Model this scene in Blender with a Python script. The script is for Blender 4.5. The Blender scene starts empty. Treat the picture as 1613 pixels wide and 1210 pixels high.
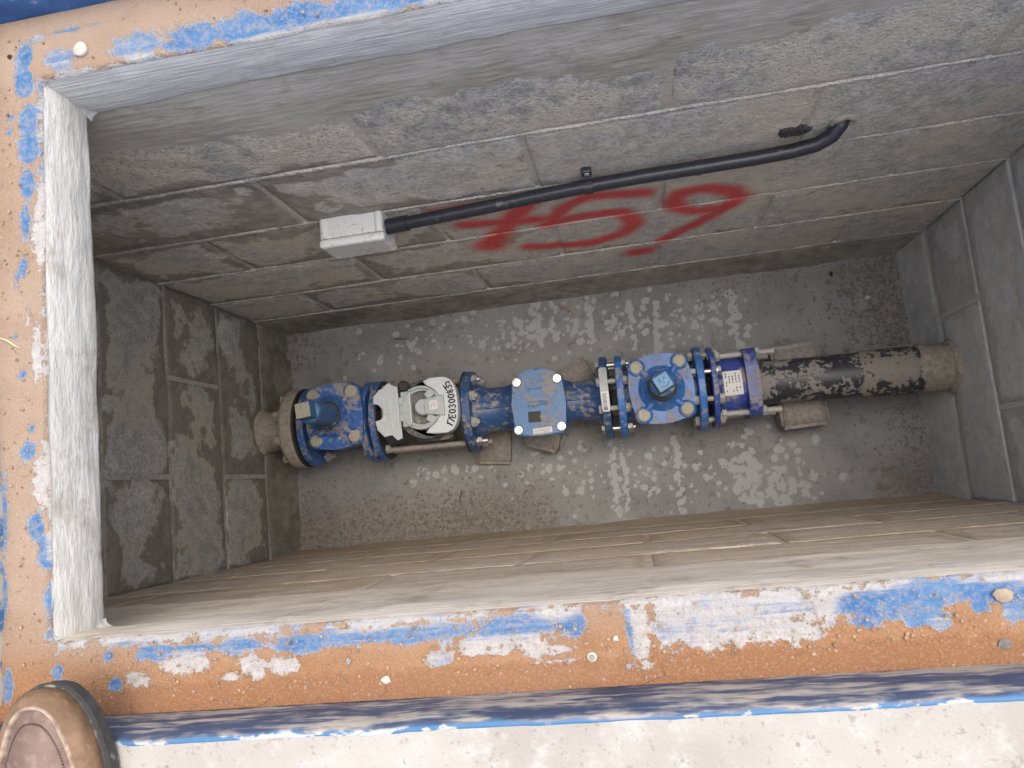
import bpy, bmesh, math, random
import numpy as np
from mathutils import Vector, Matrix
rnd = random.Random(7)
scene = bpy.context.scene
COL = scene.collection

# ------------------------------------------------------------------ camera, sky, sun, exposure
CAM = np.array([0.349, -0.538, 0.771])
ROT = np.array([[0.981939, -0.096548, -0.162708], [-0.115822, -0.986769, -0.113452], [-0.149602, 0.130248, -0.980130]])
FPX = 1226.5
cam_d = bpy.data.cameras.new('camera'); cam = bpy.data.objects.new('camera', cam_d); COL.objects.link(cam)
cam_d.sensor_width = 36; cam_d.lens = FPX / 1613 * 36; cam_d.clip_start = 0.02; cam_d.clip_end = 500
mw = Matrix.Identity(4)
for i in range(3):
    mw[i][0] = ROT[0][i]; mw[i][1] = -ROT[1][i]; mw[i][2] = -ROT[2][i]; mw[i][3] = CAM[i]
cam.matrix_world = mw
scene.camera = cam
SUN_EL, SUN_AZ = 74, 55
world = bpy.data.worlds.new('World'); scene.world = world; world.use_nodes = True
wn = world.node_tree; wn.nodes.clear()
sky = wn.nodes.new('ShaderNodeTexSky'); sky.sky_type = 'NISHITA'; sky.sun_disc = False
sky.sun_elevation = math.radians(SUN_EL); sky.sun_rotation = math.radians(SUN_AZ)
sky.air_density = 1.0; sky.dust_density = 5.0; sky.ozone_density = 1.0
bg = wn.nodes.new('ShaderNodeBackground'); bg.inputs['Strength'].default_value = 0.15
wo = wn.nodes.new('ShaderNodeOutputWorld')
wn.links.new(sky.outputs[0], bg.inputs[0]); wn.links.new(bg.outputs[0], wo.inputs[0])
sun_d = bpy.data.lights.new('sun', 'SUN'); sun = bpy.data.objects.new('sun', sun_d); COL.objects.link(sun)
sun_d.energy = 1.4; sun_d.angle = math.radians(85); sun_d.color = (1.0, 0.965, 0.92)
e, a = math.radians(SUN_EL), math.radians(SUN_AZ)
sdir = Vector((math.cos(e) * math.sin(a), math.cos(e) * math.cos(a), math.sin(e)))
sun.rotation_euler = sdir.to_track_quat('Z', 'Y').to_euler()
vs = scene.view_settings
vs.view_transform = 'Standard'; vs.look = 'None'; vs.gamma = 1; vs.exposure = 0.92; vs.use_curve_mapping = False
scene.render.resolution_x = 1024; scene.render.resolution_y = 768
try:
    scene.cycles.max_bounces = 4; scene.cycles.diffuse_bounces = 4; scene.cycles.glossy_bounces = 2; scene.cycles.transmission_bounces = 0; scene.cycles.volume_bounces = 0
except Exception: pass

# ------------------------------------------------------------------ measuring helpers (survey of the place)
def ray(u, v): return ROT.T @ np.array([(u - 806.5) / FPX, (v - 605) / FPX, 1.0])
def onz(u, v, z): d = ray(u, v); return CAM + d * (z - CAM[2]) / d[2]
def ony(u, v, y): d = ray(u, v); return CAM + d * (y - CAM[1]) / d[1]

# ------------------------------------------------------------------ numpy noise
def _h(i, j, k):
    n = (i * 374761393 + j * 668265263 + k * 2147483647) & 0xffffffff
    n = ((n ^ (n >> 13)) * 1274126177) & 0xffffffff
    return ((n ^ (n >> 16)) & 0xffff) / 65535.0
def vnoise(x, y, z):
    x, y, z = np.broadcast_arrays(np.asarray(x, float), np.asarray(y, float), np.asarray(z, float))
    i, j, k = (np.floor(q).astype(np.int64) for q in (x, y, z))
    f = [q - np.floor(q) for q in (x, y, z)]; f = [q * q * (3 - 2 * q) for q in f]
    r = 0
    for a in (0, 1):
        for b in (0, 1):
            for c in (0, 1):
                w = (f[0] if a else 1 - f[0]) * (f[1] if b else 1 - f[1]) * (f[2] if c else 1 - f[2])
                r = r + w * _h(i + a, j + b, k + c)
    return r
def fbm(x, y, z=0.0, s=1.0, o=4):
    r = 0; a = 0.5; t = 0
    for q in range(o):
        r = r + a * vnoise(np.asarray(x) * s + 17 * q, np.asarray(y) * s + 31 * q, np.asarray(z) * s + 7 * q); t += a; a *= 0.5; s *= 2.03
    return r / t - 0.5
def sstep(x, lo, hi):
    t = np.clip((x - lo) / (hi - lo), 0, 1); return t * t * (3 - 2 * t)

# ------------------------------------------------------------------ material helper
class M:
    def __init__(s, name, rough=0.85, metallic=0.0):
        s.m = bpy.data.materials.new(name); s.m.use_nodes = True; s.t = s.m.node_tree; s.t.nodes.clear()
        s.o = s.n('ShaderNodeOutputMaterial'); s.b = s.n('ShaderNodeBsdfPrincipled'); s.t.links.new(s.b.outputs[0], s.o.inputs[0])
        s.set('Roughness', rough); s.set('Metallic', metallic)
        s.P = s.n('ShaderNodeNewGeometry').outputs['Position']; s.NRM = None
    def n(s, t): return s.t.nodes.new(t)
    def put(s, sock, v):
        if isinstance(v, bpy.types.NodeSocket): s.t.links.new(v, sock)
        else:
            if isinstance(v, tuple) and len(v) == 3 and sock.type == 'RGBA': v = v + (1,)
            sock.default_value = v
    def set(s, k, v): s.put(s.b.inputs[k], v); return s
    def scl(s, x, y, z, vec=None):
        q = s.n('ShaderNodeVectorMath'); q.operation = 'MULTIPLY'; s.put(q.inputs[0], vec or s.P); q.inputs[1].default_value = (x, y, z); return q.outputs[0]
    def noise(s, scale, detail=4, rough=0.55, vec=None, dist=0.0):
        q = s.n('ShaderNodeTexNoise'); s.put(q.inputs['Vector'], vec or s.P); q.inputs['Scale'].default_value = scale
        q.inputs['Detail'].default_value = min(detail, 3); q.inputs['Roughness'].default_value = rough; q.inputs['Distortion'].default_value = dist
        return q.outputs[0]
    def vor(s, scale, vec=None, feat='F1', rand=1.0, out='Distance'):
        q = s.n('ShaderNodeTexVoronoi'); q.feature = feat; s.put(q.inputs['Vector'], vec or s.P); q.inputs['Scale'].default_value = scale
        q.inputs['Randomness'].default_value = rand; return q.outputs[out]
    def math(s, op, a, b=0.0):
        q = s.n('ShaderNodeMath'); q.operation = op; s.put(q.inputs[0], a); s.put(q.inputs[1], b); return q.outputs[0]
    def add(s, a, b): return s.math('ADD', a, b)
    def mul(s, a, b): return s.math('MULTIPLY', a, b)
    def cn(s, a, k): return s.mul(s.math('SUBTRACT', a, 0.5), k)
    def sm(s, x, lo, hi, a=0.0, b=1.0):
        q = s.n('ShaderNodeMapRange'); q.interpolation_type = 'SMOOTHSTEP'; s.put(q.inputs[0], x)
        for i, v in enumerate((lo, hi, a, b)): q.inputs[i + 1].default_value = v
        return q.outputs[0]
    def mix(s, f, a, b):
        q = s.n('ShaderNodeMix'); q.data_type = 'RGBA'; s.put(q.inputs[0], f); s.put(q.inputs[6], a); s.put(q.inputs[7], b); return q.outputs[2]
    def mixf(s, f, a, b):
        q = s.n('ShaderNodeMix'); q.data_type = 'FLOAT'; s.put(q.inputs[0], f); s.put(q.inputs[2], a); s.put(q.inputs[3], b); return q.outputs[0]
    def attr(s, n):
        q = s.n('ShaderNodeAttribute'); q.attribute_name = n; return q.outputs['Fac']
    def up(s):
        q = s.n('ShaderNodeSeparateXYZ'); g = s.n('ShaderNodeNewGeometry'); s.t.links.new(g.outputs['Normal'], q.inputs[0]); return q.outputs[2]
    def bump(s, h, st=0.5, d=0.002):
        q = s.n('ShaderNodeBump'); s.put(q.inputs['Height'], h); s.put(q.inputs['Strength'], st); q.inputs['Distance'].default_value = d
        s.t.links.new(q.outputs[0], s.b.inputs['Normal']); return s
    def col(s, c): return s.set('Base Color', c)

MAT = {}
# ---- rough cement block with mortar smeared over its edges, red spray where the attribute says
def block_mat(name, pale0, pale1, dark0, dark1, streak=0.0, smooth=0.0):
    m = M(name, 0.92)
    n1 = m.noise(5.5, 4, 0.62); n2 = m.noise(32, 4, 0.65); n3 = m.noise(150, 3, 0.8)
    sme = m.add(m.add(m.attr('smear'), m.cn(n1, 1.9)), m.cn(n2, 0.8))
    msk = m.sm(sme, 0.42, 0.58)
    pale = m.mix(m.sm(m.add(m.mul(n3, 0.55), m.mul(n2, 0.45)), 0.34, 0.66), pale0, pale1)
    dark = m.mix(m.sm(m.add(m.mul(n2, 0.5), m.mul(n1, 0.5)), 0.32, 0.66), dark0, dark1)
    pale = m.mix(m.mul(m.sm(n1, 0.45, 0.6), 0.6), pale, tuple(x * k for x, k in zip(pale1, (1.0, 0.93, 0.80))))
    cr = m.mul(m.attr('crumb'), m.sm(m.add(n1, m.cn(n2, 0.5)), 0.38, 0.55))
    pale = m.mix(cr, pale, m.mix(m.sm(n3, 0.30, 0.52), (0.46, 0.41, 0.335), (0.90, 0.84, 0.72)))
    msk = m.mul(msk, m.sm(cr, 0.2, 0.7, 1.0, 0.15))
    c = m.mix(msk, pale, dark)
    if streak:
        st = m.noise(9, 4, 0.6, m.scl(0.35, 6, 9))
        c = m.mix(m.mul(m.sm(st, 0.42, 0.60), streak), c, (0.44, 0.34, 0.235))
        c = m.mix(m.mul(m.sm(m.noise(6, 4, 0.65, m.scl(0.45, 5, 10)), 0.54, 0.68), streak), c, (0.25, 0.185, 0.125))
    sp = m.sm(m.add(m.add(m.attr('spray'), m.cn(n2, 0.5)), m.cn(n3, 0.9)), 0.12, 1.0)
    c = m.mix(m.mul(sp, 0.9), c, m.mix(n2, (0.62, 0.018, 0.024), (0.80, 0.06, 0.055)))
    m.col(c)
    h = m.add(m.mul(m.add(m.sm(m.attr('smear'), 0.1, 0.75, 1.7, 0.5), m.mul(m.attr('crumb'), 0.9)), n3), m.mul(n2, 0.9))
    return m.bump(h, 1.0, 0.0055 * (1 - smooth)).m
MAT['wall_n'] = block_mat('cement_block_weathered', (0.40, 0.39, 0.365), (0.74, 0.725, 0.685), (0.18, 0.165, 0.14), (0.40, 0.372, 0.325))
MAT['wall_w'] = block_mat('cement_block_dark', (0.27, 0.26, 0.235), (0.54, 0.53, 0.49), (0.12, 0.11, 0.09), (0.25, 0.23, 0.19))  # darker tones than the other block walls
MAT['wall_s'] = block_mat('cement_block_muddy', (0.446, 0.388, 0.320), (0.640, 0.572, 0.485), (0.310, 0.252, 0.184), (0.485, 0.407, 0.310), streak=0.55, smooth=0.4)
MAT['wall_e'] = block_mat('cement_block_slurried', (0.47, 0.485, 0.475), (0.62, 0.63, 0.61), (0.34, 0.35, 0.34), (0.50, 0.51, 0.49), smooth=0.4)
# ---- brushed mortar
def plaster_mat(name, c0, c1, c2, sx, sy, sz, dirt=0.35):
    m = M(name, 0.88)
    br = m.noise(22, 5, 0.65, m.scl(sx, sy, sz)); n1 = m.noise(6, 5, 0.6); n2 = m.noise(70, 5, 0.7)
    c = m.mix(m.sm(n1, 0.3, 0.7), c0, c1); c = m.mix(m.sm(br, 0.35, 0.75), c, c2)
    d = m.sm(m.add(m.mul(m.noise(11, 5, 0.7), 0.7), m.mul(n2, 0.4)), 0.56, 0.75)
    c = m.mix(m.mul(d, dirt), c, (0.26, 0.21, 0.15)); m.col(c)
    return m.bump(m.add(m.mul(br, 1.4), m.mul(n2, 0.8)), 0.7, 0.002).m
MAT['plaster_x'] = plaster_mat('brushed_mortar_lengthwise', (0.48, 0.475, 0.455), (0.62, 0.61, 0.585), (0.68, 0.67, 0.645), 0.5, 6, 12)
MAT['plaster_w'] = plaster_mat('brushed_mortar_pale', (0.558, 0.544, 0.495), (0.666, 0.648, 0.599), (0.702, 0.689, 0.639), 5, 1.2, 5, 0.45)
MAT['plaster_n'] = plaster_mat('trowelled_mortar', (0.36, 0.325, 0.265), (0.52, 0.485, 0.425), (0.56, 0.53, 0.48), 0.8, 5, 5, 0.55)
MAT['plaster_s'] = plaster_mat('trowelled_mortar_muddy', (0.50, 0.42, 0.32), (0.66, 0.575, 0.47), (0.68, 0.61, 0.51), 0.45, 5, 9, 0.6)
# ---- ledge: mortar, flaking blue paint, orange dust
def ledge_mat():
    m = M('flaking_blue_paint_and_dust', 0.9)
    n1 = m.noise(14, 4, 0.65); n2 = m.noise(75, 4, 0.7); n3 = m.noise(420, 2, 0.6); n4 = m.noise(200, 3, 0.7)
    br = m.noise(30, 4, 0.7, m.scl(0.3, 5, 1))
    wht = m.mix(m.sm(n2, 0.3, 0.7), (0.299, 0.290, 0.268), (0.414, 0.405, 0.392))
    bl = m.mix(m.sm(m.add(m.mul(n1, 0.5), m.mul(n2, 0.5)), 0.36, 0.62), (0.023, 0.109, 0.265), (0.094, 0.183, 0.312))
    bmask = m.sm(m.add(m.add(m.attr('blue'), m.cn(br, 1.1)), m.cn(n2, 1.1)), 0.25, 0.75)
    paint = m.mix(bmask, wht, bl)
    du = m.mix(m.attr('warm'), m.mix(n1, (0.232, 0.156, 0.104), (0.304, 0.220, 0.156)), m.mix(n1, (0.215, 0.096, 0.037), (0.284, 0.146, 0.067)))
    du = m.mix(m.mul(m.sm(m.noise(6, 3, 0.6, m.scl(0.6, 1, 1)), 0.45, 0.62), 0.45), du, m.mix(m.attr('warm'), (0.328, 0.258, 0.197), (0.312, 0.193, 0.111)))
    du = m.mix(m.mul(m.sm(m.add(n2, m.attr('silt')), 1.0, 1.3), 0.55), du, (0.19, 0.078, 0.03))
    ck = m.vor(30, vec=m.scl(0.5, 1, 1), feat='DISTANCE_TO_EDGE')
    du = m.mix(m.mul(m.mul(m.sm(ck, 0.022, 0.0), m.sm(n1, 0.5, 0.6)), m.attr('silt')), du, (0.13, 0.06, 0.03))
    du = m.mix(m.mul(m.sm(n3, 0.45, 0.75), 0.35), du, (0.361, 0.271, 0.193))
    du = m.mix(m.mul(m.sm(m.vor(80), 0.13, 0.05), 0.4), du, (0.45, 0.39, 0.32))
    film = m.mul(m.sm(m.add(m.mul(n4, 0.6), m.mul(n2, 0.4)), 0.46, 0.62), 0.5)
    paint = m.mix(film, paint, m.mix(0.5, du, (0.336, 0.272, 0.216)))
    raw = m.add(m.add(m.add(m.attr('clear'), m.cn(n1, 1.3)), m.cn(n2, 1.3)), m.cn(n4, 0.8))
    raw = m.add(raw, m.cn(br, 0.5))
    cl = m.sm(raw, 0.36, 0.60)
    paint = m.mix(m.sm(raw, 0.52, 0.66), m.mix(0.6, paint, wht), paint)
    m.col(m.mix(cl, du, paint))
    m.bump(m.add(m.mul(cl, 0.6), m.add(m.mul(n2, 0.9), m.mul(n3, 0.6))), 0.8, 0.0024)
    return m.m
MAT['ledge'] = ledge_mat()
# ---- rim: navy paint scuffed with dried mud
m = M('scuffed_navy_paint', 0.6)
st = m.noise(26, 6, 0.7, m.scl(0.4, 1.5, 4)); n2 = m.noise(90, 4, 0.6, m.scl(0.5, 1, 1)); n1 = m.noise(5, 4)
c = m.mix(m.sm(n1, 0.3, 0.7), (0.035, 0.05, 0.10), (0.055, 0.075, 0.13))
c = m.mix(m.sm(m.add(m.mul(st, 0.8), m.mul(n2, 0.25)), 0.46, 0.66), c, (0.36, 0.32, 0.27))
c = m.mix(m.attr('blue'), c, m.mix(m.sm(m.add(m.mul(n2, 0.6), m.mul(n1, 0.4)), 0.53, 0.58), (0.05, 0.15, 0.29), (0.40, 0.42, 0.42)))  # lip facing up: its brighter light put into the blue, plus pale chips
m.col(c); m.bump(m.add(st, n2), 0.5, 0.0015); MAT['rim'] = m.m
m = M('deep_blue_paint', 0.5)
n1 = m.noise(18, 5, 0.65); n2 = m.noise(80, 4, 0.6)
c = m.mix(m.sm(n1, 0.3, 0.7), (0.018, 0.08, 0.24), (0.04, 0.16, 0.38)); c = m.mix(m.sm(m.add(m.mul(n1, 0.5), m.mul(n2, 0.5)), 0.53, 0.66), c, (0.42, 0.44, 0.44))
m.col(c); m.bump(n2, 0.5, 0.0015); MAT['rim_deep'] = m.m
m = M('worn_blue_paint', 0.7)
n1 = m.noise(22, 3, 0.65); n2 = m.noise(80, 3, 0.7)
c = m.mix(m.sm(n1, 0.40, 0.56), (0.05, 0.15, 0.33), (0.46, 0.42, 0.36)); c = m.mix(m.sm(n2, 0.5, 0.62), c, (0.50, 0.38, 0.27))
m.col(c); m.bump(n2, 0.6, 0.002); MAT['rim_worn'] = m.m
# ---- pavement concrete
m = M('sunbleached_concrete', 0.9)
n1 = m.noise(5, 6, 0.65); n2 = m.noise(40, 6, 0.7); n3 = m.noise(350, 2)
c = m.mix(m.sm(n1, 0.3, 0.7), (0.308, 0.285, 0.248), (0.391, 0.366, 0.327)); c = m.mix(m.sm(n2, 0.50, 0.75), c, (0.423, 0.400, 0.363))
c = m.mix(m.mul(m.sm(m.noise(90, 5, 0.75), 0.58, 0.68), 0.6), c, (0.22, 0.20, 0.17))
c = m.mix(m.mul(m.sm(m.vor(35), 0.10, 0.04), 0.6), c, (0.15, 0.135, 0.115))
m.col(c); m.bump(m.add(m.add(m.mul(n2, 1.2), m.mul(n3, 0.5)), m.mul(m.sm(m.vor(60), 0.0, 0.15), 0.3)), 0.6, 0.002); MAT['pave'] = m.m
# ---- pit floor
m = M('silted_concrete_floor', 0.93)
n1 = m.noise(6, 5, 0.6); n2 = m.noise(45, 5, 0.65); n3 = m.noise(300, 3, 0.7); 
c = m.mix(m.sm(n1, 0.3, 0.7), (0.175, 0.178, 0.175), (0.26, 0.263, 0.257)); c = m.mix(m.mul(m.sm(n3, 0.4, 0.7), 0.6), c, (0.33, 0.32, 0.30))
c = m.mix(m.mul(m.sm(n2, 0.55, 0.7), 0.5), c, (0.10, 0.085, 0.07))
c = m.mix(m.mul(m.attr('rust'), m.sm(n2, 0.3, 0.6)), c, (0.17, 0.095, 0.05))
spl = m.sm(m.add(m.add(m.attr('splat'), m.cn(n2, 0.7)), m.cn(n3, 0.8)), 0.34, 0.56)
c = m.mix(m.mul(spl, 0.72), c, m.mix(n2, (0.36, 0.375, 0.375), (0.48, 0.49, 0.485)))
m.col(c); m.bump(m.add(m.mul(n3, 0.9), m.mul(n2, 0.8)), 0.8, 0.003); MAT['floor'] = m.m
# ---- metals and plastics
def painted(name, c0, c1, dust=0.5, rough=0.38, dcol=(0.25, 0.222, 0.18), soft=0.07):
    m = M(name, rough)
    n1 = m.noise(19, 4, 0.62); n2 = m.noise(85, 4, 0.65)
    c = m.mix(m.sm(n2, 0.3, 0.7), c0, c1)
    d = m.add(m.add(m.mul(n1, 0.70), m.mul(n2, 0.60)), m.mul(m.up(), 0.09))
    msk = m.mul(m.sm(d, 0.93 - soft - dust * 0.28, 0.93 + soft - dust * 0.28), 0.8)
    c = m.mix(m.math('MAXIMUM', msk, 0.07), c, m.mix(n2, dcol, tuple(x * 1.3 for x in dcol)))
    m.col(c); m.set('Roughness', m.mixf(msk, rough, 0.95))
    return m.bump(n2, 0.45, 0.0012).m
MAT['blue'] = painted('valve_blue_enamel', (0.010, 0.095, 0.34), (0.022, 0.165, 0.48), 0.52)
MAT['blue_dusty'] = painted('valve_blue_enamel_dusty', (0.012, 0.075, 0.27), (0.025, 0.13, 0.39), 0.66)
MAT['blue_dark'] = painted('strainer_blue_enamel', (0.006, 0.045, 0.14), (0.011, 0.08, 0.23), 0.5)
MAT['blue_cover'] = painted('cover_blue_enamel', (0.020, 0.110, 0.28), (0.035, 0.165, 0.38), 0.5)
MAT['blue_violet'] = painted('adaptor_violet_blue_enamel', (0.014, 0.045, 0.24), (0.025, 0.08, 0.36), 0.6)
MAT['blue_cap'] = painted('stem_cap_blue', (0.02, 0.085, 0.21), (0.03, 0.12, 0.28), 0.25, 0.5)
MAT['cap_face'] = painted('stem_cap_face', (0.09, 0.24, 0.42), (0.15, 0.33, 0.52), 0.4, 0.6)
MAT['zinc'] = painted('zinc_plated_steel', (0.27, 0.265, 0.25), (0.38, 0.375, 0.36), 0.35, 0.42)
m = M('bright_stainless', 0.42, 1.0); m.col((0.60, 0.60, 0.58)); m.bump(m.noise(300, 2), 0.3, 0.0008); MAT['stainless'] = m.m
MAT['steel_grey'] = painted('dull_steel_rod', (0.20, 0.19, 0.17), (0.30, 0.28, 0.25), 0.55, 0.55)
MAT['wax'] = painted('pale_sealing_wax', (0.27, 0.26, 0.20), (0.36, 0.345, 0.27), 0.3, 0.6)
MAT['rubber'] = painted('black_rubber', (0.012, 0.012, 0.013), (0.02, 0.02, 0.02), 0.15, 0.7)
MAT['meter_grey'] = painted('pale_grey_plastic', (0.36, 0.40, 0.41), (0.42, 0.46, 0.47), 0.2, 0.5, (0.30, 0.28, 0.24))
MAT['meter_pale'] = painted('light_grey_plastic', (0.50, 0.54, 0.57), (0.57, 0.61, 0.63), 0.1, 0.5, (0.36, 0.35, 0.31))
MAT['meter_dark'] = painted('dark_meter_casting', (0.045, 0.048, 0.05), (0.075, 0.078, 0.08), 0.5, 0.6)
MAT['register'] = painted('dusty_register_glass', (0.10, 0.10, 0.085), (0.15, 0.15, 0.13), 0.35, 0.3)
MAT['marker'] = M('black_marker_ink', 0.5).col((0.012, 0.012, 0.014)).m
MAT['hdpe'] = painted('black_polyethylene', (0.010, 0.013, 0.022), (0.018, 0.022, 0.035), 0.74, 0.45, (0.24, 0.225, 0.20), soft=0.025)
MAT['conduit'] = painted('black_conduit_plastic', (0.008, 0.010, 0.018), (0.014, 0.016, 0.026), 0.16, 0.32, (0.16, 0.16, 0.165))
MAT['tape'] = painted('muddy_pipe_wrap', (0.20, 0.175, 0.14), (0.29, 0.26, 0.215), 0.6, 0.9, (0.27, 0.24, 0.195))
MAT['mortar'] = painted('dusty_mortar', (0.25, 0.23, 0.195), (0.36, 0.33, 0.28), 0.5, 0.95, (0.28, 0.255, 0.21))
MAT['stone'] = painted('brown_cement_stone', (0.19, 0.175, 0.155), (0.28, 0.262, 0.238), 0.5, 0.95, (0.25, 0.22, 0.19))
MAT['gravel'] = painted('dark_gravel', (0.12, 0.11, 0.095), (0.26, 0.24, 0.21), 0.45, 0.95)
MAT['grit'] = painted('dusty_grit', (0.16, 0.10, 0.06), (0.40, 0.30, 0.21), 0.4, 0.95, (0.34, 0.22, 0.13))
MAT['chip'] = painted('white_stone_chip', (0.40, 0.37, 0.32), (0.52, 0.49, 0.44), 0.2, 0.9, (0.5, 0.38, 0.27))
m = M('pale_box_plastic', 0.5)
n = m.noise(120, 4, 0.7); m.col(m.mix(m.mul(m.sm(m.add(m.mul(n, 0.6), m.mul(m.noise(25, 3), 0.4)), 0.56, 0.62), 0.7), (0.60, 0.61, 0.60), (0.26, 0.24, 0.21)))
MAT['box'] = m.m
MAT['paper'] = M('label_paper', 0.7).col((0.62, 0.63, 0.62)).m
MAT['wood'] = painted('dry_splinter_wood', (0.26, 0.20, 0.14), (0.36, 0.29, 0.21), 0.2, 0.9)
MAT['dark'] = M('dark_debris', 0.9).col((0.02, 0.018, 0.015)).m
m = M('brown_leather', 0.75)
n = m.noise(30, 4, 0.6); g = m.vor(700)
c = m.mix(m.sm(n, 0.3, 0.7), (0.13, 0.085, 0.064), (0.20, 0.138, 0.108)); m.col(m.mix(m.mul(m.sm(m.noise(120, 4), 0.52, 0.68), 0.22), c, (0.36, 0.28, 0.225)))
m.bump(m.add(g, m.mul(m.noise(180, 3), 0.8)), 0.35, 0.0012); MAT['leather'] = m.m
m = M('tan_leather', 0.75)
n = m.noise(22, 4, 0.6); m.col(m.mix(m.sm(n, 0.3, 0.7), (0.125, 0.07, 0.036), (0.24, 0.148, 0.085))); m.bump(m.add(m.noise(150, 3), m.mul(m.noise(28, 3, 0.7), 2.5)), 0.6, 0.0025); MAT['tan'] = m.m
m = M('scuffed_pale_leather', 0.8)
n = m.noise(60, 4, 0.6); m.col(m.mix(m.sm(n, 0.35, 0.65), (0.20, 0.13, 0.085), (0.40, 0.31, 0.235))); m.bump(m.noise(250, 3), 0.4, 0.001); MAT['cream'] = m.m
MAT['sole'] = painted('grey_rubber_sole', (0.022, 0.022, 0.021), (0.045, 0.045, 0.043), 0.55, 0.8, (0.30, 0.27, 0.23))
MAT['thread'] = M('dark_thread', 0.8).col((0.10, 0.06, 0.05)).m
MAT['straw'] = M('dry_straw', 0.8).col((0.62, 0.50, 0.33)).m

# ------------------------------------------------------------------ mesh helpers
class MB:
    def __init__(s): s.v = []; s.f = []; s.sm = []
    def add(s, vs, fs, smooth=False):
        o = len(s.v); s.v += [tuple(map(float, q)) for q in vs]; s.f += [tuple(i + o for i in q) for q in fs]; s.sm += [smooth] * len(fs); return s
    def box(s, lo, hi, bev=0.0, M4=None):
        bm = bmesh.new(); bmesh.ops.create_cube(bm, size=1)
        c = (Vector(lo) + Vector(hi)) / 2; d = Vector(hi) - Vector(lo)
        for v in bm.verts: v.co = Vector((v.co.x * d.x, v.co.y * d.y, v.co.z * d.z)) + c
        if bev: bmesh.ops.bevel(bm, geom=bm.edges[:], offset=bev, segments=2, affect='EDGES', profile=0.5)
        return s.bm(bm, M4)
    def bm(s, bm, M4=None, smooth=False):
        bm.verts.ensure_lookup_table(); bm.verts.index_update()
        vs = [(M4 @ v.co if M4 else v.co) for v in bm.verts]; fs = [[v.index for v in f.verts] for f in bm.faces]; bm.free()
        return s.add(vs, fs, smooth)
    def lathe(s, prof, org, ax, n=32, smooth=True, cap=True, jit=None):
        """prof: (distance along axis, radius)"""
        ax = Vector(ax).normalized(); u = ax.orthogonal().normalized(); w = ax.cross(u); org = Vector(org)
        vs = []; fs = []
        for k, (t, r) in enumerate(prof):
            for i in range(n):
                q = 2 * math.pi * i / n; rr = r + (jit(k, i, n) if jit else 0)
                vs.append(org + ax * t + (u * math.cos(q) + w * math.sin(q)) * rr)
        for k in range(len(prof) - 1):
            for i in range(n):
                j = (i + 1) % n; fs.append((k * n + i, k * n + j, (k + 1) * n + j, (k + 1) * n + i))
        s.add(vs, fs, smooth)
        if cap:
            b = len(prof) - 1
            s.add([vs[i] for i in range(n)], [tuple(range(n))[::-1]]); s.add([vs[b * n + i] for i in range(n)], [tuple(range(n))])
        return s
    def cyl(s, org, ax, l, r, n=24, bev=0.0):
        if bev: return s.lathe([(0, r - bev), (bev, r), (l - bev, r), (l, r - bev)], org, ax, n, smooth=False)
        return s.lathe([(0, r), (l, r)], org, ax, n)
    def tube(s, pts, r, n=10, cap=True, flat=None):
        pts = [Vector(q) for q in pts]; vs = []; fs = []
        rr = r if isinstance(r, (list, tuple)) else [r] * len(pts)
        t = (pts[1] - pts[0]).normalized(); u = t.orthogonal().normalized()
        for k, p in enumerate(pts):
            t = (pts[min(k + 1, len(pts) - 1)] - pts[max(k - 1, 0)]).normalized(); u = (u - t * u.dot(t)).normalized(); w = t.cross(u)
            for i in range(n):
                q = 2 * math.pi * i / n; o = (u * math.cos(q) + w * math.sin(q)) * rr[k]
                if flat: o = o - Vector(flat) * o.dot(Vector(flat)) * 0.6
                vs.append(p + o)
        for k in range(len(pts) - 1):
            for i in range(n):
                j = (i + 1) % n; fs.append((k * n + i, k * n + j, (k + 1) * n + j, (k + 1) * n + i))
        s.add(vs, fs, True)
        if cap:
            b = (len(pts) - 1) * n; s.add(vs[:n], [tuple(range(n))[::-1]]); s.add(vs[b:], [tuple(range(n))])
        return s
    def prism(s, poly, z0, z1, bev=0.0, M4=None, seg=2):
        """poly: (x, y) outline counter-clockwise, extruded in z, top edge bevelled"""
        bm = bmesh.new(); b = [bm.verts.new((x, y, z0)) for x, y in poly]; t = [bm.verts.new((x, y, z1)) for x, y in poly]
        n = len(poly); bm.faces.new(b[::-1]); tf = bm.faces.new(t)
        for i in range(n): bm.faces.new((b[i], b[(i + 1) % n], t[(i + 1) % n], t[i]))
        if bev: bmesh.ops.bevel(bm, geom=list(tf.edges), offset=bev, segments=seg, affect='EDGES', profile=0.5)
        return s.bm(bm, M4)
    def hexa(s, org, ax, l, r):
        return s.lathe([(0, r), (l - 0.0015, r), (l, r * 0.9)], org, ax, 6, smooth=False)
    def mesh(s, name):
        me = bpy.data.meshes.new(name); me.from_pydata(s.v, [], s.f); me.polygons.foreach_set('use_smooth', s.sm); me.update(); return me

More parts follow.
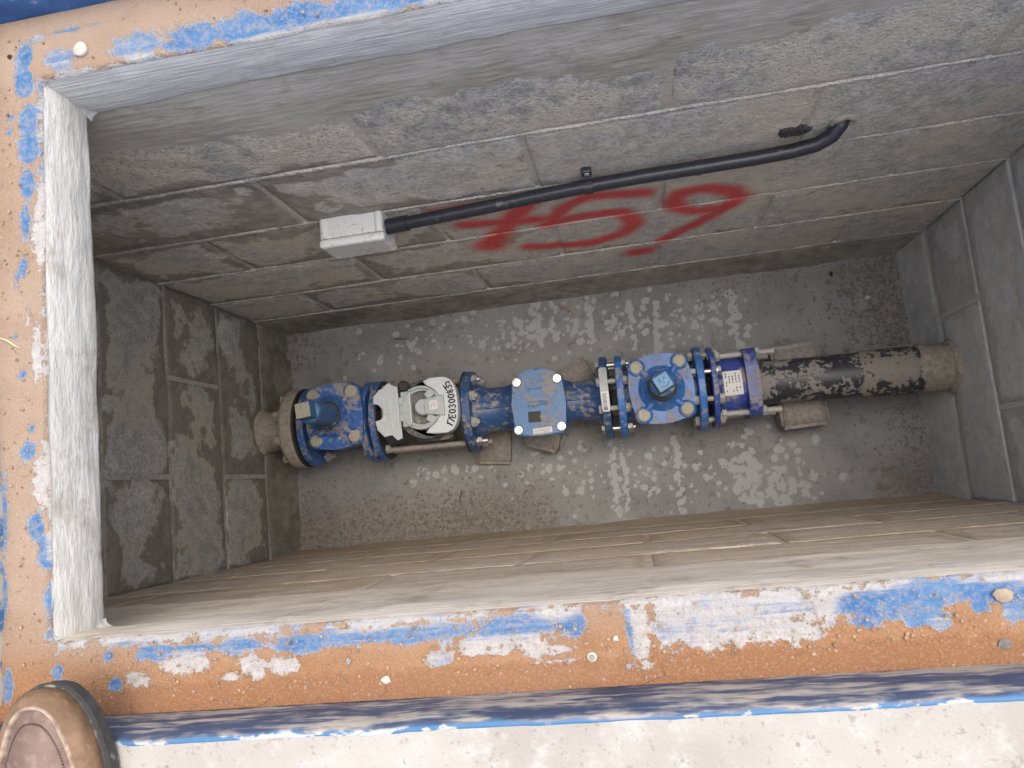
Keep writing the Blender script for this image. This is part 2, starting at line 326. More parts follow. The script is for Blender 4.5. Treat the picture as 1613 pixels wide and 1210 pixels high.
def obj(name, mb, mat, parent=None, loc=None, attrs=None):
    me = mb.mesh(name) if isinstance(mb, MB) else mb
    if isinstance(mat, str): mat = MAT[mat]
    if not me.materials: me.materials.append(mat)
    o = bpy.data.objects.new(name, me); COL.objects.link(o)
    if parent: o.parent = parent
    if loc is not None: o.location = loc
    return o
def tag(o, label, cat, group=None):
    o['label'] = label; o['category'] = cat
    if group: o['group'] = group
    return o
def empty(name, loc, label, cat, group=None):
    o = bpy.data.objects.new(name, None); COL.objects.link(o); o.location = loc; o.empty_display_size = 0.05; return tag(o, label, cat, group)
def structure(o): o['kind'] = 'structure'; return o
def stuff(o): o['kind'] = 'stuff'; return o
class Rel:
    """lets parts be written in world coordinates under an Empty"""
    def __init__(s, e): s.e = e; s.o = Vector(e.location)
    def __call__(s, name, mb, mat, parent=None):
        me = mb.mesh(name); me.transform(Matrix.Translation(-s.o)); return obj(name, me, mat, parent or s.e)
def grid_mesh(name, X, Y, Z, attrs=None, smooth=True, flip=False):
    """X, Y, Z arrays of shape (nu, nv)"""
    nu, nv = X.shape
    me = bpy.data.meshes.new(name)
    co = np.stack([X, Y, Z], -1).reshape(-1, 3)
    i = np.arange(nu * nv).reshape(nu, nv)
    q = np.stack([i[:-1, :-1], i[1:, :-1], i[1:, 1:], i[:-1, 1:]], -1).reshape(-1, 4)
    if flip: q = q[:, ::-1]
    me.vertices.add(len(co)); me.vertices.foreach_set('co', co.astype(np.float32).ravel())
    me.loops.add(q.size); me.loops.foreach_set('vertex_index', q.astype(np.int32).ravel())
    me.polygons.add(len(q)); me.polygons.foreach_set('loop_start', np.arange(0, q.size, 4, dtype=np.int32))
    me.update(calc_edges=True); me.validate()
    me.polygons.foreach_set('use_smooth', [smooth] * len(me.polygons))
    for k, val in (attrs or {}).items():
        at = me.attributes.new(k, 'FLOAT', 'POINT'); at.data.foreach_set('value', np.asarray(val, np.float32).ravel())
    return me

# ------------------------------------------------------------------ dimensions of the place (metres)
WX, EX, NY, SY, FZ = -0.69, 1.12, 0.0, -0.675, -1.44          # chamber
OW, OE, ON, OS, SB = -0.295, 1.10, -0.010, -0.655, -0.088      # opening in the slab (unseen right end widened for light), slab underside
RW, RE, RN, RS, RT = -0.352, 1.16, 0.070, -0.732, 0.062        # rebate rim, pavement level
BZ = [-0.146, -0.371, -0.596, -0.821, -1.046, -1.271]          # bed joints
BL = 0.45

# ------------------------------------------------------------------ red number on the far wall
def seg_d(px, pz, pts, w):
    d = np.full(np.shape(px), 9.0)
    for (ax, az), (bx, bz) in zip(pts[:-1], pts[1:]):
        vx, vz = bx - ax, bz - az; t = np.clip(((px - ax) * vx + (pz - az) * vz) / (vx * vx + vz * vz + 1e-12), 0, 1)
        d = np.minimum(d, np.hypot(px - ax - t * vx, pz - az - t * vz))
    return np.clip(1.2 - d / (w * 1.75), 0, 1)
def wl(*uv): return [tuple(ony(u, v, 0.0)[[0, 2]]) for u, v in uv]
STROKES = [(wl((690, 332), (768, 321), (822, 316)), 0.020), (wl((733, 352), (794, 349), (848, 344)), 0.022), (wl((828, 320), (797, 355), (773, 384)), 0.025), (wl((772, 382), (774, 386)), 0.034),
           (wl((1016, 302), (960, 305), (922, 309)), 0.020), (wl((922, 309), (888, 325), (864, 352)), 0.018), (wl((864, 352), (906, 341), (976, 333), (995, 342), (999, 352), (981, 366), (933, 381), (880, 386), (834, 387)), 0.022),
           (wl((1061, 315), (1072, 302), (1114, 295), (1152, 298), (1165, 308), (1143, 324), (1093, 331), (1064, 325), (1061, 315)), 0.022), (wl((1157, 317), (1093, 352), (1045, 376)), 0.019), (wl((1004, 395), (1014, 393)), 0.030)]
def spray_field(x, z):
    f = np.zeros(np.shape(x))
    for pts, w in STROKES: f = np.maximum(f, seg_d(x, z, pts, w))
    return f

# ------------------------------------------------------------------ block walls
def steps(L, e=(0, 0.003, 0.008, 0.016), d=0.011):
    n = max(2, int(round((L - 0.032) / d))); mid = np.linspace(0.016, L - 0.016, n)
    return np.concatenate([np.array(e[:-1]), mid, L - np.array(e[:-1])[::-1]])
def block_wall(name, label, org, du, nrm, U0, U1, offs, mat, zs, seed, smear=0.55, spray=False, foot=None, proud=0.0035, d=0.011, bead=True, groove=1.0, edge=1.0):
    root = empty(name, (org[0], org[1], FZ), label, 'wall')
    org = np.array(org, float); du = np.array(du, float); nrm = np.array(nrm, float); o3 = np.array([org[0], org[1], FZ])
    flip = (du[1] * nrm[0] - du[0] * nrm[1]) < 0
    def place(u, z, dep):
        return (du[0] * u + nrm[0] * dep, du[1] * u + nrm[1] * dep, z - FZ + 0 * u)
    # mortar backing, a little behind the block faces
    U, Z = np.meshgrid(np.linspace(U0, U1, int((U1 - U0) / 0.02)), np.linspace(FZ - 0.02, -0.045, 72), indexing='ij')
    wx = org[0] + du[0] * U; wy = org[1] + du[1] * U
    dep = proud - 0.0062 * groove + 0.002 * fbm(wx, wy, Z, 12)
    at = {'smear': np.full(U.shape, 0.25), 'spray': spray_field(wx, Z) if spray else np.zeros(U.shape)}
    obj('mortar', grid_mesh('mortar', *place(U, Z, dep), at, flip=flip), mat, root)
    for r in range(len(zs) - 1):
        z1, z0 = zs[r], zs[r + 1]
        ks = [U0] + [u for u in np.arange(offs[r % 2] - 20 * BL, U1, BL) if U0 + 0.03 < u < U1 - 0.03] + [U1]
        for u0, u1 in zip(ks[:-1], ks[1:]):
            g = 0.0032
            a0 = u0 + (g if u0 > U0 else 0); a1 = u1 - (g if u1 < U1 else 0)
            su = a0 + steps(a1 - a0, d=d) ; sz = z0 + g + steps(z1 - z0 - 2 * g, d=d)
            U, Z = np.meshgrid(su, sz, indexing='ij')
            ed = np.minimum(np.minimum(U - a0, a1 - U), np.minimum(Z - z0 - g, z1 - g - Z))
            wx = org[0] + du[0] * U; wy = org[1] + du[1] * U
            tilt = rnd.uniform(-0.0006, 0.0006) * (U - (a0 + a1) / 2) / 0.2 + rnd.uniform(-0.0005, 0.0005)
            dep = proud + tilt + 0.0030 * fbm(wx, wy, Z + seed, 14) + 0.0022 * fbm(wx, wy, Z + seed, 60, 2) - 0.0055 * groove * np.exp(-ed / 0.004)
            low = sstep(-(Z - z0) / 0.225, -0.5, 0.0) * 0.15
            lf = 1 - sstep(wx, -0.3, 0.35) if spray else 1.0
            sme = smear + rnd.uniform(-0.25, 0.25) + edge * (0.3 + 0.7 * lf) * (0.46 * (1 - sstep(ed, 0.0, 0.06)) + 0.15 * (1 - sstep(ed, 0, 0.02))) + low - 0.38 + (0.26 * lf - 0.16 if spray else 0) - (0.12 if r == 0 and spray else 0)
            at = {'smear': sme, 'spray': spray_field(wx, Z) if spray else np.zeros(U.shape), 'crumb': (np.exp(-((Z + 0.265 - 0.03 * fbm(wx, 0, 4, 6)) / 0.075) ** 2) * (1 - 0.55 * sstep(wx, 0.25, 0.7)) if spray and r == 0 else np.zeros(U.shape))}
            if spray and r == 0: dep = dep + at['crumb'] * 0.006 * fbm(wx, Z, seed, 110, 2)
            # ring that closes the block back to the mortar
            dep[0, :] = dep[-1, :] = -0.006; dep[:, 0] = dep[:, -1] = -0.006
            obj('block', grid_mesh('block', *place(U, Z, dep), at, flip=flip), mat, root)
    if bead:
        for zb in zs[1:]:
            n = int((U1 - U0) / 0.012); u = np.linspace(U0, U1, n)
            wob = 0.004 * fbm(u, zb, seed, 9) ; hh = (0.0075 if spray else 0.0048) + 0.004 * fbm(u, zb + 3, seed, 25)
            th = np.linspace(-1, 1, 7)
            Ug = np.repeat(u[:, None], 7, 1); Zg = zb + wob[:, None] + th[None] * 0.0062
            dp = hh[:, None] * (1 - th[None] ** 2) - 0.0025 - 0.0022 * np.exp(-(th[None] / 0.25) ** 2)
            wx = org[0] + du[0] * Ug
            at = {'smear': np.full(Ug.shape, 0.2 if spray else 0.6), 'spray': spray_field(wx, Zg) * 0.8 if spray else np.zeros(Ug.shape)}
            obj('mortar_joint', grid_mesh('mortar_joint', *place(Ug, Zg, dp), at, flip=flip), mat, root)
    if foot:
        n = int((U1 - U0) / 0.012); u = np.linspace(U0, U1, n); t = np.linspace(0, 1, 16)
        Ug, T = np.meshgrid(u, t, indexing='ij')
        top = zs[-1] - 0.006 + 0.018 * fbm(Ug, 0, seed + 5, 8)
        Zg = FZ - 0.01 + (top - FZ + 0.01) * T
        dp = foot * (1 - T) ** 1.3 * (1 + 0.9 * fbm(Ug, Zg, seed + 2, 7)) + 0.0035 - 0.006 * sstep(T, 0.9, 1.0) + 0.003 * fbm(Ug, Zg, seed, 25)
        at = {'smear': 1.0 + 0.3 * fbm(Ug, Zg, seed, 4), 'spray': np.zeros(Ug.shape)}
        obj('mortar_foot', grid_mesh('mortar_foot', *place(Ug, Zg, dp), at, flip=flip), mat, root)
    return root
far = block_wall('block_wall', 'far long wall of cement blocks with a red sprayed number', (0, NY), (1, 0), (0, -1), WX, EX, (0.0, BL / 2), 'wall_n', BZ, 1, 0.47, True, 0.012, groove=0.62, proud=0.0028)
west = block_wall('block_wall', 'dark left end wall of cement blocks behind the pipe stub', (WX, 0), (0, 1), (1, 0), SY, NY, (-0.442, -0.215), 'wall_w', [z - 0.018 for z in BZ], 2, 0.62, False, 0.03, groove=0.4, edge=0.6)
near = block_wall('block_wall', 'near long wall of cement blocks streaked with brown mud', (0, SY), (1, 0), (0, 1), WX, EX, (0.12, 0.345), 'wall_s', BZ, 3, 0.65, False, 0.012, proud=0.003, d=0.016, groove=0.4, bead=False)
east = block_wall('block_wall', 'right end wall of cement blocks smeared with grey slurry', (EX, 0), (0, 1), (-1, 0), SY, NY, (-0.228, -0.02), 'wall_e', [z + 0.008 for z in BZ], 4, 0.80, False, 0.022, proud=0.0028, groove=0.35, edge=0.6, bead=False)

# trowelled mortar skin over the top course of the far wall, ragged lower edge
X, Z = np.meshgrid(np.linspace(WX, EX, 300), np.linspace(-0.40, -0.045, 64), indexing='ij')
zb = -0.205 + 0.05 * fbm(X, 0, 3, 2.2) + 0.075 * fbm(X, 1, 5, 8) + 0.05 * sstep(X, 0.3, 0.8)
t = (Z - zb) / 0.05
dep = np.where(t > 0, 0.0068, -0.02) * 0 + np.clip(t, -1, 1) * 0.004 + 0.0042 + 0.003 * fbm(X, Z, 0, 30) + 0.002 * fbm(X, Z, 0, 6)
rw = Vector((0, NY, FZ))
obj('mortar_skin', grid_mesh('mortar_skin', X, -dep, Z - FZ, flip=False), 'plaster_n', far)
X, Z = np.meshgrid(np.linspace(WX, EX, 240), np.linspace(-0.55, -0.045, 70), indexing='ij')
zb = -0.40 + 0.10 * fbm(X, 0, 9, 2.2) + 0.06 * fbm(X, 1, 8, 8)
dep = np.clip((Z - zb) / 0.05, -1, 1) * 0.0045 + 0.0042 + 0.004 * fbm(X * 0.3, Z, 0, 30) + 0.003 * fbm(X, Z, 0, 6)
obj('mortar_skin', grid_mesh('mortar_skin', X, dep, Z - FZ, flip=True), 'plaster_s', near)

# ------------------------------------------------------------------ pit floor
xs = np.linspace(WX - 0.01, EX + 0.01, 460); ys = np.linspace(SY - 0.01, NY + 0.01, 175)
X, Y = np.meshgrid(xs, ys, indexing='ij')
spl = np.zeros(X.shape)
def drip(u, v0, v1, w, s=1.0):
    global spl
    p, q = onz(u, v0, FZ), onz(u + (v1 - v0) * 0.12, v1, FZ)
    n = int(abs(q[1] - p[1]) / 0.012) + 2
    for i in range(n):
        t = i / (n - 1); c = p + (q - p) * t
        if rnd.random() < 0.88: splat(c[0] + rnd.gauss(0, w * 0.35), c[1], w * rnd.uniform(0.5, 1.1), s)
def splat(x, y, r, s=1.0):
    global spl
    i0, i1 = np.searchsorted(xs, (x - 2 * r, x + 2 * r)); j0, j1 = np.searchsorted(ys, (y - 2 * r, y + 2 * r))
    if i1 <= i0 or j1 <= j0: return
    A, B = X[i0:i1, j0:j1], Y[i0:i1, j0:j1]; d = np.hypot(A - x, B - y) + r * 1.7 * fbm(A, B, x * 7, 55, 3)
    spl[i0:i1, j0:j1] = np.maximum(spl[i0:i1, j0:j1], s * np.clip(1.25 - d / r, 0, 1))
for u, v0, v1, w in ((843, 475, 545, 0.014), (1030, 478, 575, 0.013), (1152, 462, 545, 0.013), (925, 470, 540, 0.010), (962, 695, 825, 0.013), (978, 695, 800, 0.008), (1062, 690, 805, 0.012), (1178, 680, 800, 0.015), (990, 470, 550, 0.010)):
    drip(u, v0, v1, w)
for u, v, su, sv, n, r0, r1 in ((790, 520, 150, 35, 170, 0.004, 0.013), (1000, 510, 110, 40, 120, 0.004, 0.014), (1110, 500, 60, 35, 50, 0.005, 0.013), (1000, 760, 110, 45, 110, 0.004, 0.013), (1190, 745, 90, 45, 110, 0.005, 0.017), (860, 730, 90, 30, 50, 0.004, 0.012), (640, 560, 60, 30, 35, 0.004, 0.012), (1240, 770, 50, 22, 45, 0.006, 0.016), (700, 745, 60, 12, 22, 0.005, 0.013)):
    for i in range(n):
        p = onz(rnd.gauss(u, su * 0.6), rnd.gauss(v, sv * 0.6), FZ); splat(p[0], p[1], r0 + (r1 - r0) * rnd.random() ** 2, rnd.uniform(0.7, 1.0))
rub = sstep(X, 0.80, 1.06) * sstep(np.abs(Y + 0.30), 0.08, 0.22)
gsw = sstep(-Y, 0.50, 0.60) * (1 - sstep(X, -0.1, 0.15))
zz = FZ + 0.010 * fbm(X, Y, 0, 4) + 0.005 * fbm(X, Y, 0, 30) + (0.010 * rub + 0.006 * gsw) * (fbm(X, Y, 0, 70, 3) + 0.3)
zz += 0.018 * np.exp(-(NY - Y) / 0.02) * 0.6 + 0.018 * np.exp(-(X - WX) / 0.03) + 0.012 * np.exp(-(EX - X) / 0.03)
rust = 0.45 * np.exp(-((X - 1.02) / 0.08) ** 2 - ((Y + 0.61) / 0.05) ** 2) + 0.3 * gsw
flo = structure(obj('floor', grid_mesh('floor', X, Y, zz, {'splat': spl, 'rust': rust}), 'floor'))
def floor_z(x, y):
    i = int(np.clip(np.searchsorted(xs, x), 0, len(xs) - 1)); j = int(np.clip(np.searchsorted(ys, y), 0, len(ys) - 1)); return float(zz[i, j])

# ------------------------------------------------------------------ slab around the opening: ledge, brushed faces, rim
clear_b = []; 
def cb(u, v, ru, rv, c, b): p = onz(u, v, 0.0); clear_b.append((p[0], p[1], ru * 0.00063, rv * 0.00063, c, b))
# far side
for a in ((215, 75, 45, 22, .9, .62), (300, 62, 55, 26, 1, .85), (390, 45, 60, 26, 1.1, 1.0), (470, 25, 60, 26, 1.1, 1.0), (560, 12, 60, 26, 1, .9), (650, -5, 70, 22, .9, .8), (95, 93, 32, 20, .8, .6),
          (110, 48, 40, 5, .7, .75), (150, 38, 30, 4, .6, .7), (60, 62, 18, 6, .8, .3), (195, 30, 6, 5, .9, .7), (180, 108, 60, 5, .7, .2)): cb(*a)
# left side
for a in ((40, 90, 14, 22, 1.2, 1.1), (38, 130, 18, 28, 1.2, 1.1), (46, 190, 16, 26, 1.2, 1.1), (46, 235, 18, 28, 1.2, 1.0), (44, 290, 14, 28, 1.1, 1.1), (40, 350, 10, 30, 1.0, .9), (38, 420, 9, 22, 1.0, 1.0), (28, 440, 8, 22, .8, 1.0), (45, 500, 8, 20, .7, .3),
          (36, 590, 10, 10, .9, .9), (26, 530, 6, 7, .9, 1), (46, 712, 14, 12, 1.1, .85), (50, 675, 7, 8, .8, .7), (58, 830, 16, 22, 1.15, 1.0), (72, 870, 14, 30, 1.1, 1.0), (84, 935, 13, 30, 1.15, 1.0), (65, 760, 12, 40, .9, .1), (80, 820, 10, 40, .9, .1), (92, 1058, 9, 11, 1.1, 1.0), (93, 1018, 10, 12, .7, .7),
          (20, 185, 8, 8, .8, .7), (15, 210, 6, 8, .7, .7), (6, 820, 10, 60, .8, .7), (5, 940, 9, 50, .9, .8), (14, 1080, 10, 30, .9, .8), (62, 380, 10, 60, .8, .1), (58, 560, 9, 60, .8, .1)): cb(*a)
# near side
for a in ((250, 1027, 34, 13, 1.1, 1.0), (298, 1024, 44, 9, 1.05, .8), (379, 1018, 36, 10, 1.1, .8), (474, 1014, 44, 13, 1.1, .85), (183, 1078, 13, 10, 1.1, .9), (172, 1034, 9, 8, 1, .8), (290, 1046, 42, 15, 1, .1), (217, 1071, 20, 11, 1, .15), (400, 1050, 20, 16, .95, .05), (450, 1046, 26, 13, .95, .15), (365, 1066, 13, 6, .9, .1),
          (554, 1003, 64, 13, 1.1, .75), (640, 1000, 50, 14, 1.05, .75), (703, 993, 50, 12, 1.1, .85), (815, 986, 64, 16, 1.1, .85), (900, 986, 22, 26, 1.1, .8), (796, 1012, 84, 15, 1.05, .15), (690, 1038, 24, 10, 1, .4), (860, 1022, 50, 12, .9, .2), (880, 965, 20, 10, 1, .0), (880, 1040, 40, 6, .7, .1),
          (991, 985, 5, 40, 1.1, .9), (1010, 992, 14, 40, 1.1, .05), (1056, 984, 30, 34, 1.1, .45), (1120, 962, 50, 26, 1.1, .62), (1140, 990, 60, 26, 1.05, .12), (1210, 960, 60, 26, 1.1, .6), (1230, 985, 60, 24, 1.0, .1), (1300, 955, 16, 20, 1.1, 0.0), (1345, 945, 40, 20, 1.15, 1.0), (1365, 972, 22, 16, 1.1, .95), (1420, 935, 60, 15, 1.15, 1.1), (1500, 930, 60, 14, 1.15, 1.1), (1571, 925, 60, 18, 1.15, 1.0),
          (1444, 970, 15, 14, 1.1, .85), (1478, 977, 13, 11, 1.05, .5), (1467, 950, 14, 9, 1.1, 1), (1545, 955, 14, 10, 1.1, 1), (1597, 958, 17, 15, 1.05, .6), (1405, 962, 12, 10, 1, .9)): cb(*a)
def ledge_fields(X, Y):
    dN, dS, dW = Y - ON, OS - Y, OW - X
    cl = np.full(X.shape, -0.15); bw = np.zeros(X.shape); ww = np.full(X.shape, 1e-4)
    for x, y, rx, ry, c, b in clear_b:
        if abs(x - X.mean()) > 2: continue
        r2 = ((X - x) / rx) ** 2 + ((Y - y) / ry) ** 2; g = np.exp(-np.clip(r2, 0, 30) ** 1.3 * 0.55) * c
        cl = np.maximum(cl, g); bw += g * b; ww += g
    blue = bw / ww
    edge = np.hypot(np.maximum(np.maximum(OW - X, X - OE), 0), np.maximum(np.maximum(OS - Y, Y - ON), 0))
    inside = np.exp(-(edge / np.where(Y < OS, 0.013, 0.007)) ** 2) * (0.75 + 1.2 * fbm(X, Y, 2, 20))
    blue = blue * (1 - 0.8 * np.clip(inside, 0, 1)); cl = np.maximum(cl, 0.8 * inside)
    warm = sstep(-Y, 0.64, 0.70)
    silt = sstep(-Y, 0.685, 0.72)
    return cl, blue, warm, silt, edge
def ledge(x0, x1, y0, y1, ex=None, ey=None, st=0.0042):
    nx, ny = int((x1 - x0) / st) + 2, int((y1 - y0) / st) + 2
    xs_ = np.linspace(x0, x1, nx); ys_ = np.linspace(y0, y1, ny)
    fine = np.array([0.0008, 0.002, 0.0035])
    if ey is not None: ys_ = np.unique(np.concatenate([ys_, np.abs(fine) * (1 if ey == y0 else -1) + ey]))
    if ex is not None: xs_ = np.unique(np.concatenate([xs_, fine * (1 if ex == x0 else -1) + ex]))
    X, Y = np.meshgrid(xs_, ys_, indexing='ij'); cl, bl, wa, si, dist = ledge_fields(X, Y)
    Z = 0.0025 * (1 - sstep(cl, 0.3, 0.7)) + 0.0022 * fbm(X, Y, 0, 40) + 0.002 * fbm(X, Y, 0, 8)
    Z += 0.006 * wa * sstep(-Y, 0.705, 0.735)
    Z -= 0.0045 * np.exp(-dist / 0.0022)
    wob = 0.0028 * fbm(X, Y, 4, 18) * np.exp(-dist / 0.004)
    if ey is not None: Y = Y + wob
    if ex is not None: X = X + wob
    return grid_mesh('ledge', X, Y, Z, {'clear': cl, 'blue': bl, 'warm': wa, 'silt': si})
slab = empty('slab_frame', (OW, OS, 0), 'concrete frame around the pit with flaking blue paint and orange dust', 'pit frame')
RS_ = Rel(slab)
def sl(name, me, mat): me.transform(Matrix.Translation(-RS_.o)); return obj(name, me, mat, slab)
sl('ledge', ledge(RW, RE, ON, RN, ey=ON), 'ledge')
sl('ledge', ledge(RW, RE, RS, OS, ey=OS), 'ledge')
sl('ledge', ledge(RW, OW, OS, ON, ex=OW), 'ledge')
sl('ledge', ledge(OE, RE, OS, ON, ex=OE), 'ledge')
# brushed faces of the opening
def face(axis, at, a0, a1, sgn, mat, seed, flip):
    n = int((a1 - a0) / 0.006); A, T = np.meshgrid(np.linspace(a0, a1, n), np.linspace(0, 1, 26), indexing='ij')
    low = SB + 0.010 * fbm(A, 0, seed, 7) + 0.006 * fbm(A, 3, seed, 30)
    Z = -0.0035 + (low + 0.0035) * T
    d = 0.006 * fbm(A, Z, seed, 5) + 0.004 * fbm(A, Z, seed + 4, 22) + 0.003 * fbm(A * 0.3, Z, seed, 70, 2)
    d = d * (0.25 + 0.75 * T) + 0.003 * np.sin(np.pi * np.clip(T * 1.1, 0, 1)) - 0.0035 * np.exp(-(1 - T) / 0.05) + 0.001 * T
    d -= 0.0012 * np.exp(-T / 0.05)
    wob = 0.0028 * fbm(*((A, np.full(A.shape, at), 4) if axis == 'x' else (np.full(A.shape, at), A, 4)), 18)
    Q = at + wob * np.exp(-T / 0.1) + sgn * d
    # last row tucks under towards the wall
    Q[:, -1] = at - sgn * 0.03; Z[:, -1] = Z[:, -2] + 0.001
    X, Y = (A, Q) if axis == 'x' else (Q, A)
    return sl('brushed_face', grid_mesh('brushed_face', X, Y, Z, flip=flip), mat)
face('x', ON, OW - 0.006, OE + 0.006, -1, 'plaster_x', 11, True)
face('x', OS, OW - 0.006, OE + 0.006, 1, 'plaster_s', 12, False)
face('y', OW, OS - 0.006, ON + 0.006, 1, 'plaster_w', 13, False)
face('y', OE, OS - 0.006, ON + 0.006, -1, 'plaster_w', 14, True)
for cx_, cy_, sx_, sy_ in ((OW, ON, 1, -1), (OW, OS, 1, 1)):
    A, T = np.meshgrid(np.linspace(0, math.pi / 2, 12), np.linspace(0, 1, 16), indexing='ij')
    r_ = 0.004 + 0.0055 * T ** 1.5 + 0.003 * fbm(A, T, cy_, 6)
    Xc, Yc = cx_ + sx_ * (r_ + 0.0035 - r_ * np.sin(A)), cy_ + sy_ * (r_ + 0.0035 - r_ * np.cos(A))
    sl('corner_fillet', grid_mesh('corner_fillet', Xc - sx_ * 0.003, Yc - sy_ * 0.003, -0.004 + (SB + 0.004) * T, flip=(sy_ < 0)), 'plaster_x' if sy_ < 0 else 'plaster_w')
# underside of the slab at both ends
mb = MB(); mb.box((WX - 0.1, SY - 0.1, SB + 0.006), (OW - 0.004, NY + 0.1, SB + 0.05)); RS_('slab_soffit', mb, 'plaster_n')
mb = MB(); mb.box((OE + 0.004, SY - 0.1, SB + 0.006), (EX + 0.1, NY + 0.1, SB + 0.05)); RS_('slab_soffit', mb, 'plaster_n')
# rim: face, rounded nose, lip
def rim(axis, at, a0, a1, sgn, mat, flip):
    """sgn: direction away from the pit"""
    n = int((a1 - a0) / 0.006)
    prof = [(0, -0.004), (0.0005, 0.01), (0.001, 0.022), (0.002, 0.034), (0.0035, 0.044), (0.006, 0.053), (0.0085, 0.0582), (0.0105, 0.0608), (0.0122, 0.0621), (0.0138, 0.0627), (0.0152, 0.0624), (0.019, 0.0600)]
    A, K = np.meshgrid(np.linspace(a0, a1, n), np.arange(len(prof)), indexing='ij')
    off = np.array([q[0] for q in prof])[K]; Z = np.array([q[1] for q in prof])[K]
    off = off + 0.004 * fbm(A, Z, at, 12) * (K > 0) + 0.0015 * fbm(A, Z, at, 60)
    Z = Z + 0.0015 * fbm(A, at, 3, 25) * (K > 4)
    bl = sstep(K + 3.5 * fbm(A, Z, 3, 40) + 3 * fbm(A, 0, 8, 6), 6.9, 8.1)
    Q = at + sgn * off; X, Y = (A, Q) if axis == 'x' else (Q, A)
    return sl('blue_rim', grid_mesh('blue_rim', X, Y, Z, {'blue': bl}, flip=flip), mat)
rim('x', RN, RW - 0.02, RE + 0.02, 1, 'rim_deep', False)
rim('x', RS, RW - 0.02, RE + 0.02, -1, 'rim', True)
rim('y', RW, RS - 0.02, RN + 0.02, -1, 'rim_worn', False)
rim('y', RE, RS - 0.02, RN + 0.02, 1, 'rim_deep', True)

# ------------------------------------------------------------------ pavement, out to the horizon
def pave():
    bm = bmesh.new(); i0 = (RW - 0.0150, RE + 0.0150, RS - 0.0150, RN + 0.0150); B = 150
    def q(x0, x1, y0, y1):
        vs_ = [bm.verts.new(p) for p in ((x0, y0, 0), (x1, y0, 0), (x1, y1, 0), (x0, y1, 0))]; bm.faces.new(vs_)
    q(-B, B, -B, i0[2]); q(-B, B, i0[3], B); q(-B, i0[0], i0[2], i0[3]); q(i0[1], B, i0[2], i0[3])
    me = bpy.data.meshes.new('pavement'); bm.to_mesh(me); bm.free(); return me
structure(obj('pavement', pave(), 'pave', loc=(0, 0, RT)))

# ------------------------------------------------------------------ pipework
AZ = -1.30
def axis_y(x): return -0.319 - 0.016 * (x + 0.6) / 1.2
XAX = (1, axis_y(1) - axis_y(0), 0)
def AX(x, z=AZ): return Vector((x, axis_y(x), z))
def ring_pts(x, R, n=8, ph=math.pi / 8, z=AZ):
    return [AX(x, z) + Vector((0, R * math.cos(ph + i * 2 * math.pi / n), R * math.sin(ph + i * 2 * math.pi / n))) for i in range(n)]
def flange(R_, name, x0, x1, r, mat, bore=0.05, bev=0.003):
    mb = MB(); L = x1 - x0
    mb.lathe([(0, bore), (0, r - bev), (bev * 0.3, r - bev * 0.3), (bev, r), (L - bev, r), (L - bev * 0.3, r - bev * 0.3), (L, r - bev), (L, bore)], AX(x0), XAX, 48, smooth=False, cap=False)
    return R_(name, mb, mat)
def bolt_set(R_, x0, x1, R, which, mat='zinc', head=0.012, tail=0.018, ph=math.pi / 8, r=0.0085, n=8, bright=()):
    """hex head at x0 side, nut and thread end at x1 side"""
    for i, p in enumerate(ring_pts(x0, R, n, ph)):
        if i not in which: continue
        q = ring_pts(x1, R, n, ph)[i]; mb = MB(); d = (q - p).normalized()
        mb.hexa(p - d * head, d, head, r * 1.45); mb.cyl(p - d * 0.001, d, (q - p).length + tail + 0.009, r * 0.8, 12)
        b = R_('bolt', mb, 'stainless' if i in bright else mat)
        mb = MB(); mb.cyl(q, d, 0.002, r * 1.9, 16); mb.hexa(q + d * 0.002, d, 0.010, r * 1.45); R_('nut', mb, 'stainless' if i in bright else mat, b)
def rsquare(hx, hy, r, n=6, bow=0.0):
    out = []
    for cx, cy, a0 in ((hx - r, hy - r, 0), (-hx + r, hy - r, 90), (-hx + r, -hy + r, 180), (hx - r, -hy + r, 270)):
        for k in range(n + 1):
            a_ = math.radians(a0 + 90 * k / n); x = cx + r * math.cos(a_); y = cy + r * math.sin(a_)
            out.append((x, y))
    if bow:
        o2 = []
        for i, (x, y) in enumerate(out):
            x2, y2 = out[(i + 1) % len(out)]; o2.append((x, y))
            if math.hypot(x2 - x, y2 - y) > 0.02:
                for t in (0.2, 0.35, 0.5, 0.65, 0.8):
                    px, py = x + (x2 - x) * t, y + (y2 - y) * t; k = bow * math.sin(math.pi * t); l = math.hypot(px, py)
                    nx, ny = (0, math.copysign(1, py)) if abs(x2 - x) > abs(y2 - y) else (math.copysign(1, px), 0); o2.append((px + nx * k, py + ny * k))
        out = o2
    return out

